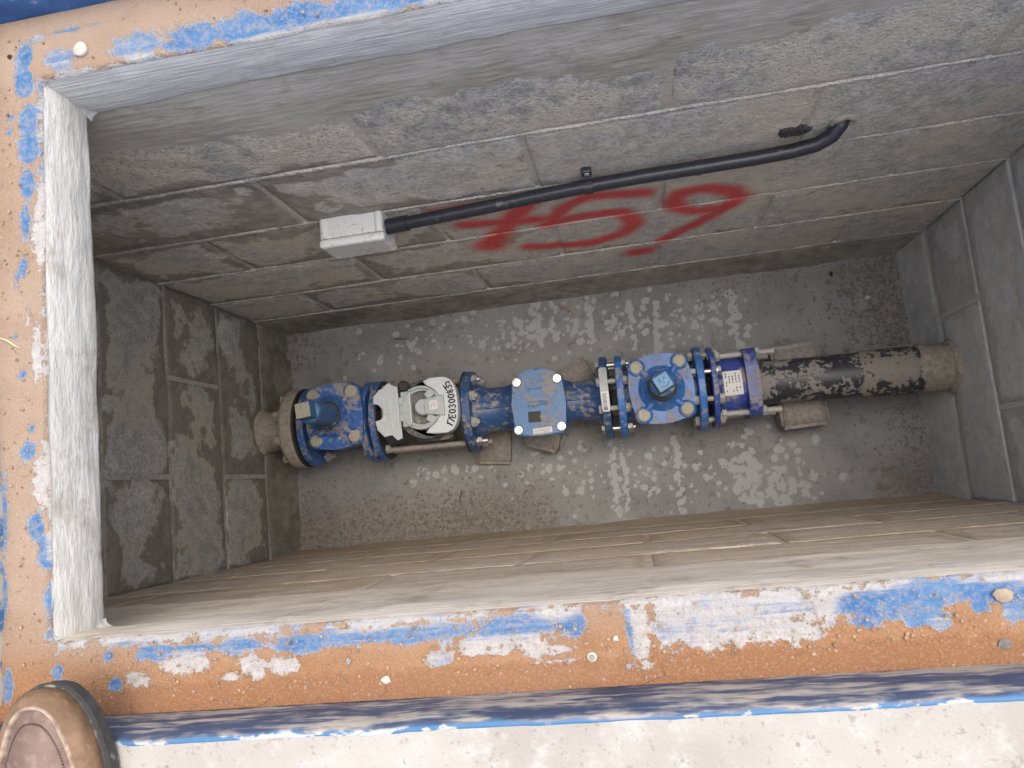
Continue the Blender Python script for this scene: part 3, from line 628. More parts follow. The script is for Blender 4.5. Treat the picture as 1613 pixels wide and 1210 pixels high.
def gate_valve(label, xc, yc, x0, x1, mat, tilt, capturn, dusty, neck_top):
    c = Vector((xc, yc, AZ)); root = empty('gate_valve', (xc, yc, FZ), label, 'valve', 'blue gate valves on the pipe line'); R_ = Rel(root)
    # body: barrel along the pipe and an upright wedge housing
    mb = MB(); L = x1 - x0
    mb.lathe([(0, 0.066), (0.018, 0.066), (L * 0.25, 0.062), (L * 0.38, 0.072), (L * 0.62, 0.072), (L * 0.75, 0.062), (L - 0.018, 0.066), (L, 0.066)], AX(x0), XAX, 32)
    mb.lathe([(-0.085, 0.02), (-0.08, 0.045), (-0.05, 0.062), (0.02, 0.064), (0.075, 0.058), (0.088, 0.066)], c, (0, 0, 1), 28)
    R_('body', mb, mat)
    flange(R_, 'flange', x0, x0 + 0.019, 0.110, mat); flange(R_, 'flange', x1 - 0.019, x1, 0.110, mat)
    T = Matrix.Translation((xc, yc, 0)) @ Matrix.Rotation(tilt, 4, 'Z')
    mb = MB(); mb.prism(rsquare(0.074, 0.082, 0.03, 6, 0.006), AZ + 0.080, AZ + 0.118, 0.010, T, 3); bon = R_('bonnet', mb, mat)
    # raised ribs and dome
    mb = MB(); zt = AZ + 0.117
    mb.lathe([(-0.004, 0.060), (0.004, 0.056), (0.010, 0.048), (0.018, 0.043), (0.030, 0.036), (0.040, 0.034), (0.042, 0.031)], (xc, yc, zt), (0, 0, 1), 36); R_('stem_dome', mb, mat, bon)
    for sx in (-1, 1):
        for sy in (-1, 1):
            p = T @ Vector((sx * 0.053, sy * 0.060, zt - 0.006))
            mb = MB(); mb.lathe([(0, 0.023), (0.007, 0.022), (0.011, 0.019), (0.012, 0.0165)], p, (0, 0, 1), 24); bo = R_('bolt_boss', mb, mat, bon)
            mb = MB(); mb.lathe([(0, 0.0165), (0.0035, 0.016), (0.005, 0.013)], p + Vector((0, 0, 0.0115)), (0, 0, 1), 20); R_('wax_plug', mb, 'wax', bon)
            q = T @ Vector((sx * 0.030, sy * 0.034, zt - 0.001)); mb = MB(); mb.tube([p + Vector((0, 0, 0.004)), (p + q) / 2 + Vector((0, 0, 0.007)), q + Vector((0, 0, 0.006))], 0.009, 8); R_('rib', mb, mat, bon)
    zc = zt + 0.040
    mb = MB(); mb.lathe([(0, 0.034), (0.004, 0.0355), (0.008, 0.034)], (xc, yc, zc), (0, 0, 1), 32); st = R_('wiper_ring', mb, 'rubber')
    H = neck_top - zc - 0.034
    mb = MB(); mb.lathe([(0.006, 0.029), (H - 0.006, 0.0305), (H, 0.029), (H + 0.001, 0.018)], (xc, yc, zc), (0, 0, 1), 32)
    cap = R_('stem_cap', mb, 'blue_cap')
    Tc = Matrix.Translation((xc, yc, 0)) @ Matrix.Rotation(capturn, 4, 'Z')
    z0 = zc + H - 0.004; lo, hi = 0.0205, 0.0185
    mb = MB(); bmv = []
    mb.add([Tc @ Vector(q) for q in [(-lo, -lo, z0), (lo, -lo, z0), (lo, lo, z0), (-lo, lo, z0), (-hi, -hi, neck_top - 0.002), (hi, -hi, neck_top - 0.002), (hi, hi, neck_top - 0.002), (-hi, hi, neck_top - 0.002)]],
           [(0, 1, 5, 4), (1, 2, 6, 5), (2, 3, 7, 6), (3, 0, 4, 7)])
    R_('square_nut', mb, 'blue_cap', cap)
    mb = MB(); mb.prism(rsquare(hi, hi, 0.003, 3), neck_top - 0.0035, neck_top, 0.0012, Tc, 1); cf = R_('cap_face', mb, 'wax' if dusty else 'cap_face', cap)
    if not dusty:
        mb = MB()
        def cs(*pts): mb.tube([Tc @ Vector((x, y, neck_top)) for x, y in pts], 0.0009, 6)
        cs((-0.011, -0.006), (-0.006, -0.011), (0.002, -0.012), (0.009, -0.009), (0.011, -0.004)); cs((-0.009, 0.004), (-0.009, 0.011), (-0.003, 0.010), (-0.004, 0.005), (-0.009, 0.004)); cs((0.003, 0.003), (0.008, 0.009), (0.010, 0.004), (0.004, 0.010)); cs((-0.002, 0.0), (0.003, -0.005))
        R_('embossed_mark', mb, 'blue_cap', cap)
    return root, R_
v1, R1 = gate_valve('dusty blue gate valve with leaning square cap next to the left wall', -0.432, -0.308, -0.545, -0.352, 'blue_dusty', 0.02, 0.1, True, -0.985)
bolt_set(R1, -0.553, -0.520, 0.090, (4, 5, 6), tail=0.016)
v2, R2 = gate_valve('bright blue gate valve between the strainer and the black pipe', 0.423, axis_y(0.423), 0.312, 0.532, 'blue', 0.05, 0.45, False, -1.045)
bolt_set(R2, 0.275, 0.331, 0.090, (0, 1, 2, 3, 4, 5, 6, 7), tail=0.010, bright=(0, 3, 7))

# ---- mortar covered flange and stub at the left wall
st = empty('pipe_stub', (WX, axis_y(WX), FZ), 'mortar coated pipe stub and thick flange coming out of the left wall', 'pipe'); RB = Rel(st)
j = lambda k, i, n: 0.004 * (vnoise(k * 0.9, i * 0.35, 2.0) - 0.5) * 2
mb = MB(); mb.lathe([(0, 0.064), (0.02, 0.058), (0.045, 0.055), (0.07, 0.053), (0.10, 0.053)], AX(WX - 0.01), XAX, 40, jit=j); RB('stub', mb, 'mortar')
mb = MB(); mb.lathe([(0, 0.05), (0.0, 0.100), (0.004, 0.107), (0.012, 0.111), (0.036, 0.111), (0.040, 0.108), (0.041, 0.05)], AX(-0.601), XAX, 56, smooth=False, cap=False, jit=lambda k, i, n: 0.0015 * (vnoise(k * 0.7, i * 0.4, 5.0) - 0.5)); RB('flange', mb, 'mortar')
mb = MB(); mb.lathe([(0, 0.05), (0, 0.1105), (0.006, 0.1105), (0.006, 0.05)], AX(-0.5585), XAX, 48, smooth=False, cap=False); RB('gasket', mb, 'rubber')
mb = MB(); mb.lathe([(-0.01, 0.068), (0.004, 0.065), (0.008, 0.062), (0.012, 0.058), (0.015, 0.052)], AX(WX), XAX, 48, cap=False, jit=lambda k, i, n: 0.010 * (vnoise(k * 0.5, 3 + 2.2 * math.cos(i * 6.283 / n), 3 + 2.2 * math.sin(i * 6.283 / n)) - 0.5) * (1 if k < 4 else 0.1)); RB('mortar_collar', mb, 'mortar')
for i, p in enumerate(ring_pts(-0.603, 0.088)):
    mb = MB(); mb.hexa(p - Vector((0.013, 0, 0)), XAX, 0.014, 0.0135); RB('bolt', mb, 'mortar')

# ---- water meter
wm = empty('water_meter', (-0.2, axis_y(-0.2), FZ), 'grey water meter with its lid open and a handwritten number', 'water meter'); RM = Rel(wm)
flange(RM, 'flange', -0.342, -0.324, 0.110, 'blue_dusty')
mb = MB(); mb.lathe([(0, 0.05), (0, 0.108), (0.0035, 0.108), (0.0035, 0.05)], AX(-0.3235), XAX, 48, False, False); RM('gasket', mb, 'rubber')
mb = MB(); mb.lathe([(0, 0.05), (0, 0.111), (0.0035, 0.111), (0.0035, 0.05)], AX(-0.0945), XAX, 48, False, False); RM('gasket', mb, 'rubber')
bolt_set(RM, -0.371, -0.324, 0.088, (0, 3, 4, 7), tail=0.008)
MXc = -0.185; MYc = axis_y(MXc) + 0.008
mb = MB(); mb.lathe([(0, 0.070), (0.012, 0.074), (0.03, 0.066), (0.07, 0.060), (0.16, 0.060), (0.20, 0.066), (0.215, 0.074), (0.226, 0.070)], AX(-0.320), XAX, 40)
mb.lathe([(-0.02, 0.064), (0.06, 0.070), (0.09, 0.076), (0.100, 0.079), (0.104, 0.076)], (MXc, MYc, AZ), (0, 0, 1), 40); RM('body', mb, 'meter_dark')
mb = MB(); mb.prism(rsquare(0.052, 0.028, 0.012), AZ - 0.01, AZ + 0.058, 0.006, Matrix.Translation((MXc + 0.005, MYc - 0.052, 0))); RM('side_casting', mb, 'meter_dark')
for i in (0, 3, 4, 7):
    p = ring_pts(-0.345, 0.092)[i]; mb = MB(); mb.cyl(p - Vector((0.03, 0, 0)), XAX, 0.305, 0.0075, 14); rod = RM('tie_rod', mb, 'steel_grey')
    mb = MB(); mb.hexa(p - Vector((0.014, 0, 0)), XAX, 0.012, 0.0145); RM('nut', mb, 'steel_grey', rod)
# register well: outer ring, inner ring, glass, bridge
zT = AZ + 0.138
WXc, WYc = -0.189, MYc + 0.003
mb = MB(); mb.lathe([(0.0, 0.0575), (0.022, 0.058), (0.034, 0.057), (0.0365, 0.055), (0.0365, 0.0505), (0.030, 0.0485), (0.030, 0.0445), (0.024, 0.043), (0.010, 0.042)], (WXc, WYc, zT - 0.036), (0, 0, 1), 56, smooth=False, cap=False); well = RM('register_ring', mb, 'meter_grey')
mb = MB(); mb.lathe([(0, 0.043), (0.002, 0.043)], (WXc, WYc, zT - 0.026), (0, 0, 1), 40); gl = RM('register_glass', mb, 'register')
mb = MB()
for k in range(5): mb.box((WXc - 0.018 + k * 0.0085, WYc - 0.012, zT - 0.0245), (WXc - 0.012 + k * 0.0085, WYc + 0.001, zT - 0.0232))
RM('counter_wheels', mb, 'dark', gl)
mb = MB(); mb.box((WXc - 0.052, WYc - 0.046, zT - 0.026), (WXc - 0.030, WYc + 0.046, zT - 0.002), 0.003); hg = RM('hinge_bar', mb, 'meter_grey', well)
mb = MB(); mb.box((WXc - 0.030, WYc - 0.050, zT - 0.020), (WXc - 0.0255, WYc + 0.050, zT + 0.0005), 0.001); RM('hinge_lip', mb, 'meter_pale', hg)
for sy in (-0.022, 0.022):
    mb = MB(); mb.box((WXc - 0.058, WYc + sy - 0.010, zT - 0.010), (WXc - 0.046, WYc + sy + 0.010, zT + 0.003), 0.002); RM('hinge_knuckle', mb, 'meter_grey', hg)
# pale crescent cover on the right half, carries the writing
cx, cy = -0.176, MYc + 0.003
def cres(r, a): return (cx + r * math.cos(a), cy + r * math.sin(a) * 1.0)
def dedge(t): return (-0.132 + 0.042 * abs(math.cos(t)) ** 0.75, cy + 0.072 * math.copysign(abs(math.sin(t)) ** 0.8, t))
outer = [(-0.180, cy - 0.067), (-0.160, cy - 0.0715)] + [dedge(t) for t in np.linspace(-1.5, 1.5, 28)] + [(-0.160, cy + 0.0735), (-0.178, cy + 0.067)]
inner = [(WXc + 0.0585 * math.cos(t), WYc + 0.0585 * math.sin(t)) for t in np.linspace(1.25, -1.25, 22)]
mb = MB(); mb.prism(outer + inner, zT - 0.024, zT + 0.004, 0.004, None, 2); cv = RM('register_cover', mb, 'meter_pale')
mb = MB(); mb.lathe([(0, 0.076), (0.006, 0.079), (0.014, 0.079), (0.018, 0.074)], (cx + 0.008, cy, zT - 0.052), (0, 0, 1), 48); RM('cover_skirt', mb, 'meter_dark')
# sensor arm: wedge from the cover over the glass
arm = [(cx + 0.052, cy + 0.026), (WXc + 0.012, cy + 0.020), (WXc + 0.012, cy - 0.020), (cx + 0.052, cy - 0.028)]
mb = MB(); mb.prism(arm[::-1] if False else [arm[0], arm[1], arm[2], arm[3]], zT - 0.010, zT + 0.013, 0.004); sa = RM('sensor_arm', mb, 'meter_grey')
mb = MB(); mb.lathe([(0, 0.0215), (0.018, 0.0215), (0.021, 0.019)], (WXc + 0.008, cy, zT - 0.012), (0, 0, 1), 28); RM('sensor_nose', mb, 'meter_grey', sa)
for sy in (-1, 1):
    mb = MB(); mb.prism(rsquare(0.012, 0.009, 0.003), zT - 0.012, zT + 0.006, 0.002, Matrix.Translation((WXc + 0.028, cy + sy * 0.032, 0)) @ Matrix.Rotation(sy * 0.5, 4, 'Z')); RM('sensor_clip', mb, 'meter_grey', sa)
mb = MB(); mb.prism(rsquare(0.0105, 0.0115, 0.004), zT + 0.013, zT + 0.0142, 0.0, Matrix.Translation((WXc + 0.038, cy + 0.001, 0))); sk = RM('sticker', mb, 'paper', sa)
mb = MB()
for pts in (((-0.005, -0.006), (-0.005, 0.002), (0.001, 0.006)), ((0.004, -0.006), (0.004, 0.001), (-0.002, -0.001)), ((0.002, 0.004), (0.006, 0.006))):
    mb.tube([Vector((WXc + 0.038 + x, cy + 0.001 + y, zT + 0.0143)) for x, y in pts], 0.0006, 5)
RM('sticker_print', mb, 'meter_dark', sk)
# handwriting 17E0300835 along the outer edge, reading upward
GL = {'1': [[(0.2, .75), (.5, 1), (.5, 0)]], '7': [[(0, 1), (1, 1), (.4, 0)]], 'E': [[(1, 1), (0.1, .95), (.1, .5), (.8, .5)], [(.1, .5), (.1, 0), (1, .05)]],
      '0': [[(.5, 1), (.08, .75), (.08, .25), (.5, 0), (.92, .25), (.92, .75), (.5, 1)]], '3': [[(0, .9), (.6, 1), (.9, .75), (.4, .52), (.95, .3), (.6, 0), (0, .1)]],
      '8': [[(.5, .52), (.1, .75), (.5, 1), (.9, .75), (.5, .52), (.05, .25), (.5, 0), (.95, .25), (.5, .52)]], '5': [[(.95, 1), (.1, 1), (.1, .58), (.7, .62), (.95, .3), (.6, 0), (0, .08)]]}
txt = '17E0300835'
tt_ = np.linspace(-1.5, 1.5, 400); pp_ = np.array([dedge(t) for t in tt_]); al_ = np.concatenate([[0], np.cumsum(np.hypot(*np.diff(pp_, axis=0).T))])
for i, ch in enumerate(txt):
    t = float(np.interp(al_[-1] * (0.15 + 0.70 * i / 9), al_, tt_)); q0, q1 = dedge(t - 0.03), dedge(t + 0.03); tx = Vector((q1[0] - q0[0], q1[1] - q0[1], 0)).normalized(); nx = Vector((-tx.y, tx.x, 0))
    p = Vector(dedge(t) + (zT + 0.0044,)) + nx * 0.0145
    w, h = 0.0092, 0.0178; mb = MB()
    for strok in GL[ch]:
        mb.tube([p + tx * ((x - 0.5) * w) + nx * ((y - 0.5) * h) for x, y in strok], 0.0021, 6, flat=(0, 0, 1))
    RM('marker_digit', mb, 'marker', cv)
# opened lid: ribbed leaf with notched ends, tipped back on its hinge
Tl = Matrix.Translation((WXc - 0.057, WYc, zT - 0.004)) @ Matrix.Rotation(math.radians(24), 4, 'Y') @ Matrix.Rotation(0.03, 4, 'Z')
lid = [(0, 0.060), (-0.014, 0.064), (-0.022, 0.073), (-0.030, 0.068), (-0.034, 0.060), (-0.050, 0.055), (-0.064, 0.040), (-0.067, 0.022), (-0.052, 0.018), (-0.044, 0.006), (-0.044, -0.014), (-0.050, -0.022), (-0.066, -0.024), (-0.062, -0.046), (-0.046, -0.066), (-0.026, -0.062), (-0.014, -0.078), (0, -0.074)]
mb = MB(); mb.prism(lid[::1], -0.003, 0.003, 0.0012, Tl, 1); ld = RM('lid', mb, 'meter_grey')
for x in (-0.006, -0.024, -0.040):
    mb = MB(); mb.box((x - 0.0012, -0.05 if x > -0.03 else -0.040, 0.0028), (x + 0.0012, 0.05 if x > -0.03 else 0.036, 0.0052), 0.0006, Tl); RM('lid_rib', mb, 'meter_pale', ld)
mb = MB(); mb.lathe([(0, 0.015), (0.012, 0.015), (0.016, 0.010)], (WXc - 0.046, WYc + 0.062, zT - 0.028), (0, 0, 1), 24); RM('black_plug', mb, 'rubber')

# ---- strainer
sr = empty('strainer', (0.11, axis_y(0.11), FZ), 'dark blue strainer body with a bolted square cover plate', 'strainer'); RT_ = Rel(sr)
mb = MB(); mb.lathe([(0, 0.074), (0.02, 0.070), (0.045, 0.060), (0.09, 0.060), (0.13, 0.070), (0.18, 0.078), (0.23, 0.070), (0.28, 0.052), (0.32, 0.055), (0.345, 0.068), (0.36, 0.074)], AX(-0.078), XAX, 40)
mb.lathe([(-0.07, 0.03), (-0.06, 0.055), (0.0, 0.066), (0.07, 0.062), (0.088, 0.066)], AX(0.112), (0, 0, 1), 28); RT_('body', mb, 'blue_dark')
mb = MB(); p = AX(-0.05); q = AX(0.27)
for s_ in (1,):
    mb.tube([AX(-0.06) + Vector((0, 0.0, 0.068)), AX(0.0) + Vector((0, 0, 0.0605)), AX(0.04) + Vector((0, 0, 0.064))], 0.0028, 8); RT_('casting_seam', mb, 'blue_dark'); mb = MB(); mb.tube([AX(0.18) + Vector((0, 0, 0.062)), AX(0.215) + Vector((0, 0, 0.052)), AX(0.265) + Vector((0, 0, 0.066))], 0.0028, 8); RT_('casting_seam', mb, 'blue_dark')

flange(RT_, 'flange', -0.091, -0.068, 0.110, 'blue_dark'); flange(RT_, 'flange', 0.272, 0.292, 0.110, 'blue_dark')
for i, p in enumerate(ring_pts(-0.068, 0.090)):
    if i in (4, 5, 6, 7, 0, 1, 2, 3):
        mb = MB(); mb.cyl(p, XAX, 0.002, 0.016, 16); mb.hexa(p + Vector((0.002, 0, 0)), XAX, 0.012, 0.0135); mb.cyl(p, XAX, 0.016 + (0.012 if i in (3, 4) else 0.004), 0.007, 12); RT_('bolt', mb, 'stainless' if i in (0, 3) else 'zinc')
Tc = Matrix.Translation((0.113, axis_y(0.113) - 0.004, 0)) @ Matrix.Rotation(-0.03, 4, 'Z')
hx = 0.068
cov = [(hx, -0.062), (hx + 0.002, 0.0), (hx - 0.002, 0.055)] + [(x, 0.066 + 0.022 * (1 - (x / 0.06) ** 2)) for x in np.linspace(0.058, -0.058, 9)] + [(-hx + 0.002, 0.055), (-hx - 0.002, 0.0), (-hx, -0.062), (-hx + 0.004, -0.076), (-hx + 0.012, -0.083), (0, -0.085), (hx - 0.012, -0.083), (hx - 0.004, -0.076)]
mb = MB(); mb.prism(cov, AZ + 0.078, AZ + 0.112, 0.006, Tc, 3); cvr = RT_('cover_plate', mb, 'blue_cover')
for k, (x, y) in enumerate(((-0.052, 0.055), (0.052, 0.057), (-0.055, -0.067), (0.055, -0.065))):
    p = Tc @ Vector((x, y, AZ + 0.111)); mb = MB(); mb.lathe([(0, 0.0125), (0.005, 0.0125), (0.0075, 0.0105), (0.0078, 0.0055), (0.003, 0.0052)], p, (0, 0, 1), 24, smooth=False); RT_('cap_screw', mb, 'stainless', cvr)
mb = MB(); mb.tube([Tc @ Vector((x, -0.006 + 0.002 * math.sin(x * 90), AZ + 0.113)) for x in np.linspace(-0.028, 0.026, 8)], 0.0024, 6, flat=(0, 0, 1)); RT_('cast_marking', mb, 'blue_cover', cvr); mb = MB(); mb.tube([Tc @ Vector((x, 0.003, AZ + 0.113)) for x in np.linspace(-0.020, 0.022, 6)], 0.0016, 6, flat=(0, 0, 1)); RT_('cast_marking', mb, 'blue_cover', cvr); mb = MB(); mb.tube([Tc @ Vector((x, 0.036, AZ + 0.113)) for x in np.linspace(-0.028, 0.012, 6)], 0.0014, 6, flat=(0, 0, 1)); RT_('cast_marking', mb, 'blue_cover', cvr)
mb = MB(); mb.prism(rsquare(0.0165, 0.014, 0.001, 2), AZ + 0.1115, AZ + 0.1126, 0, Tc @ Matrix.Translation((-0.012, -0.036, 0))); RT_('code_patch', mb, 'rubber', cvr)
mb = MB(); mb.prism(rsquare(0.024, 0.007, 0.001, 2), AZ + 0.1115, AZ + 0.1126, 0, Tc @ Matrix.Translation((0.006, -0.072, 0)) @ Matrix.Rotation(0.05, 4, 'Z')); stk = RT_('sticker', mb, 'paper', cvr)
mb = MB()
for r_ in range(3):
    x = -0.020
    while x < 0.019:
        w = rnd.uniform(0.0015, 0.004); mb.box((x, -0.005 + r_ * 0.0036, AZ + 0.1127), (x + w, -0.0036 + r_ * 0.0036, AZ + 0.1129), 0, Tc @ Matrix.Translation((0.006, -0.072, 0)) @ Matrix.Rotation(0.05, 4, 'Z')); x += w + 0.001
RT_('sticker_print', mb, 'meter_dark', stk)
# grey tag with a barcode lying over the right flange
mb = MB(); A0 = AX(0.282); 
ths = np.linspace(0.05, 1.15, 16); vs_ = []; fs_ = []
for i, t in enumerate(ths):
    for s_ in (-0.0105, 0.0105):
        vs_.append(A0 + Vector((s_ * (0.7 if i in (0, 15) else 1), math.sin(t - 0.45) * 0.1115, math.cos(t - 0.45) * 0.1115)))
for i in range(15): fs_.append((2 * i, 2 * i + 1, 2 * i + 3, 2 * i + 2))
mb.add(vs_, fs_); tg = RT_('hanging_tag', mb, 'meter_grey')
mb = MB()
def tagq(t0, t1, s0, s1, r): 
    mb.add([A0 + Vector((s, math.sin(t - 0.45) * r, math.cos(t - 0.45) * r)) for t, s in ((t0, s0), (t0, s1), (t1, s1), (t1, s0))], [(0, 1, 2, 3)])
for k in range(5): tagq(0.06 + k * 0.09, 0.15 + k * 0.09, -0.0092, 0.0092, 0.1120)
RT_('tag_label', mb, 'paper', tg); mb = MB(); t = 0.09
while t < 0.45:
    w = rnd.uniform(0.006, 0.02); tagq(t, t + w, -0.0065, 0.004, 0.1124); t += w + rnd.uniform(0.008, 0.02)
RT_('barcode', mb, 'marker', tg)

# ---- flange adaptor
fa = empty('flange_adaptor', (0.6, axis_y(0.6), FZ), 'violet blue flange adaptor with tie bolts clamping the black pipe', 'pipe adaptor'); RF = Rel(fa)
flange(RF, 'flange', 0.549, 0.563, 0.106, 'blue_violet')
mb = MB(); mb.lathe([(0, 0.060), (0.01, 0.070), (0.03, 0.074), (0.07, 0.072), (0.085, 0.064)], AX(0.560), XAX, 36); bd = RF('body', mb, 'blue_violet')
Tr = Matrix.Translation(AX(0.650)) @ Matrix(((0, 0, 1, 0), (1, 0, 0, 0), (0, 1, 0, 0), (0, 0, 0, 1)))
mb = MB(); mb.prism(rsquare(0.088, 0.086, 0.05, 8), -0.016, 0.016, 0.005, Tr, 2); RF('clamp_ring', mb, 'blue_violet')
for i, (yy, zz_) in enumerate(((0.074, 0.045), (-0.074, 0.045), (0.074, -0.05), (-0.074, -0.05))):
    p = AX(0.548) + Vector((0, yy, zz_)); mb = MB(); mb.cyl(p, XAX, 0.165, 0.0078, 14); bo = RF('tie_bolt', mb, 'zinc')
    for x_ in (0.118, 0.020): mb = MB(); mb.hexa(p + Vector((x_, 0, 0)), XAX, 0.011, 0.0135); RF('nut', mb, 'zinc', bo)
bolt_set(RF, 0.513, 0.563, 0.090, (0, 1, 2, 3, 4, 5, 6, 7), tail=0.004, bright=(1, 4, 7))
mb = MB(); vs_ = []; fs_ = []; A0 = AX(0.578)
for i, t in enumerate(np.linspace(-0.42, 0.42, 12)):
    for s_ in (0, 0.046): vs_.append(A0 + Vector((s_, -math.sin(t) * 0.0755 - 0.0, math.cos(t) * 0.0755)))
for i in range(11): fs_.append((2 * i, 2 * i + 1, 2 * i + 3, 2 * i + 2))
mb.add(vs_, fs_); lb = RF('label_plate', mb, 'paper'); mb = MB()
for r_ in range(5):
    for k in range(7):
        if rnd.random() < 0.7:
            t = -0.34 + k * 0.095; s0 = 0.005 + r_ * 0.008; mb.add([A0 + Vector((s, -math.sin(tt) * 0.0759, math.cos(tt) * 0.0759)) for tt, s in ((t, s0), (t, s0 + 0.003), (t + 0.07, s0 + 0.003), (t + 0.07, s0))], [(0, 1, 2, 3)])
RF('label_print', mb, 'meter_dark', lb)

# ---- black pipe to the right wall
bp = empty('black_pipe', (0.8, axis_y(0.8), FZ), 'black plastic pipe caked with dried mud running into the right wall', 'pipe'); RP = Rel(bp)
def PX(x): t = max(0, (x - 0.6)) / 0.52; return Vector((x, axis_y(x) - 0.010 * t, AZ + 0.048 * t))
mb = MB(); mb.tube([PX(x) for x in np.linspace(0.60, 1.13, 24)], 0.0555, 40); RP('pipe', mb, 'hdpe')
def sleeve(x0, x1, r, mat, name, amp, seed):
    n = 40; xs_ = np.linspace(x0, x1, max(4, int((x1 - x0) / 0.008))); mb = MB(); vs_ = []; fs_ = []
    for k, x in enumerate(xs_):
        c = PX(x); e_ = min(k, len(xs_) - 1 - k)
        for i in range(n):
            q = 2 * math.pi * i / n; xo = 0.006 * (vnoise(math.cos(q) * 1.5 + 5, math.sin(q) * 1.5 + 5, seed) - 0.5) * 2
            rr = (r if e_ > 0 else 0.0545) + amp * 2 * (vnoise(x * 25, math.cos(q) * 2.5 + 9, math.sin(q) * 2.5 + seed) - 0.5)
            vs_.append(c + Vector((xo, rr * math.cos(q), rr * math.sin(q))))
    for k in range(len(xs_) - 1):
        for i in range(n): j2 = (i + 1) % n; fs_.append((k * n + i, k * n + j2, (k + 1) * n + j2, (k + 1) * n + i))
    mb.add(vs_, fs_, True); RP(name, mb, mat)
MAT['hdpe_muddy'] = painted('muddy_polyethylene', (0.012, 0.014, 0.022), (0.02, 0.024, 0.034), 0.95, 0.6, (0.25, 0.225, 0.185), soft=0.03)
sleeve(0.905, 1.035, 0.0585, 'hdpe_muddy', 'pipe_wrap', 0.0012, 3); sleeve(1.037, 1.116, 0.0590, 'tape', 'mortar_collar', 0.0035, 7)

mb = MB(); mb.lathe([(0.012, 0.070), (-0.004, 0.067), (-0.009, 0.064), (-0.013, 0.060), (-0.016, 0.054)], PX(EX), XAX, 48, cap=False, jit=lambda k, i, n: 0.016 * (vnoise(k * 0.5 + 9, 3 + 2.4 * math.cos(i * 6.283 / n), 3 + 2.4 * math.sin(i * 6.283 / n)) - 0.5) * (1 if k < 4 else 0.1)); RP('mortar_collar', mb, 'tape')
# ---- supports under the line
def rough_block(name, lo, hi, rot, label, cat, mat='stone', amp=0.004, seed=1.0, cuts=5):
    c = Vector(((lo[0] + hi[0]) / 2, (lo[1] + hi[1]) / 2, lo[2])); d = Vector(hi) - Vector(lo)
    bm = bmesh.new(); bmesh.ops.create_cube(bm, size=1); bmesh.ops.bevel(bm, geom=bm.edges[:], offset=0.05, segments=2, affect='EDGES'); bmesh.ops.subdivide_edges(bm, edges=bm.edges[:], cuts=cuts, use_grid_fill=True)
    for v in bm.verts:
        p = Vector((v.co.x * d.x, v.co.y * d.y, (v.co.z + 0.5) * d.z)); nz = Vector((vnoise(p.x * 40 + seed, p.y * 40, p.z * 40), vnoise(p.x * 40, p.y * 40 + seed, p.z * 40 + 9), vnoise(p.x * 40 + 7, p.y * 40, p.z * 40 + seed))) - Vector((0.5, 0.5, 0.5))
        v.co = p + nz * amp * 2
    me = bpy.data.meshes.new(name); bm.to_mesh(me); bm.free(); me.polygons.foreach_set('use_smooth', [True] * len(me.polygons))
    o = obj(name, me, mat, loc=c); o.rotation_euler = (0, 0, rot); return tag(o, label, cat)
rough_block('support_block', (0.722, -0.458, FZ - 0.004), (0.842, -0.238, -1.342), 0.03, 'brown concrete block propping up the black pipe', 'block', amp=0.003)
rough_block('support_stone', (0.055, -0.445, FZ - 0.004), (0.155, -0.300, -1.375), -0.35, 'broken stone wedged under the strainer', 'stone', amp=0.007, seed=4.0)
rough_block('support_stone', (0.165, -0.30, FZ - 0.004), (0.245, -0.215, -1.385), 0.4, 'flat stone showing behind the strainer pipe', 'stone', amp=0.006, seed=8.0)
rough_block('flat_tile', (-0.105, -0.470, FZ - 0.004), (-0.005, -0.340, -1.418), -0.08, 'flat brown tile under the dark blue flange', 'tile', amp=0.0015, seed=12.0)

# ------------------------------------------------------------------ junction box, conduit, clip on the far wall
jb = empty('junction_box', (-0.135, -0.004, -0.66), 'pale grey plastic junction box on the far wall', 'junction box'); RJ = Rel(jb)
mb = MB(); mb.box((-0.197, -0.041, -0.662), (-0.073, 0.004, -0.585), 0.004); RJ('box_body', mb, 'box')
for x_ in (-0.192, -0.078):
    mb = MB(); mb.lathe([(0, 0.0085), (0.039, 0.0085)], (x_ + (0.003 if x_ < -0.1 else -0.003), -0.003, -0.5895), (0, -1, 0), 16); RJ('corner_post', mb, 'box')
    mb = MB(); mb.lathe([(0, 0.0085), (0.039, 0.0085)], (x_ + (0.003 if x_ < -0.1 else -0.003), -0.003, -0.6575), (0, -1, 0), 16); RJ('corner_post', mb, 'box')
mb = MB(); mb.box((-0.1995, -0.0585, -0.6645), (-0.0705, -0.0420, -0.5825), 0.0055); lidj = RJ('lid', mb, 'box')
for x_ in (-0.190, -0.080):
    for z_ in (-0.592, -0.655): mb = MB(); mb.lathe([(0, 0.005), (0.0015, 0.005), (0.002, 0.004)], (x_, -0.0575, z_), (0, -1, 0), 14); RJ('lid_screw', mb, 'meter_grey', lidj)
cd = empty('conduit', (0.3, -0.03, -0.57), 'black plastic conduit running along the far wall into a hole', 'conduit'); RC = Rel(cd)
cpts = [(-0.073, -0.026, -0.612), (-0.02, -0.026, -0.606), (0.05, -0.026, -0.598), (0.119, -0.026, -0.589), (0.215, -0.025, -0.577), (0.314, -0.024, -0.567), (0.41, -0.024, -0.561), (0.507, -0.025, -0.557), (0.60, -0.026, -0.552), (0.66, -0.026, -0.546), (0.70, -0.024, -0.538), (0.722, -0.018, -0.527), (0.735, -0.006, -0.515), (0.742, 0.012, -0.505)]
mb = MB(); mb.tube(cpts, 0.0125, 20); RC('tube', mb, 'conduit')
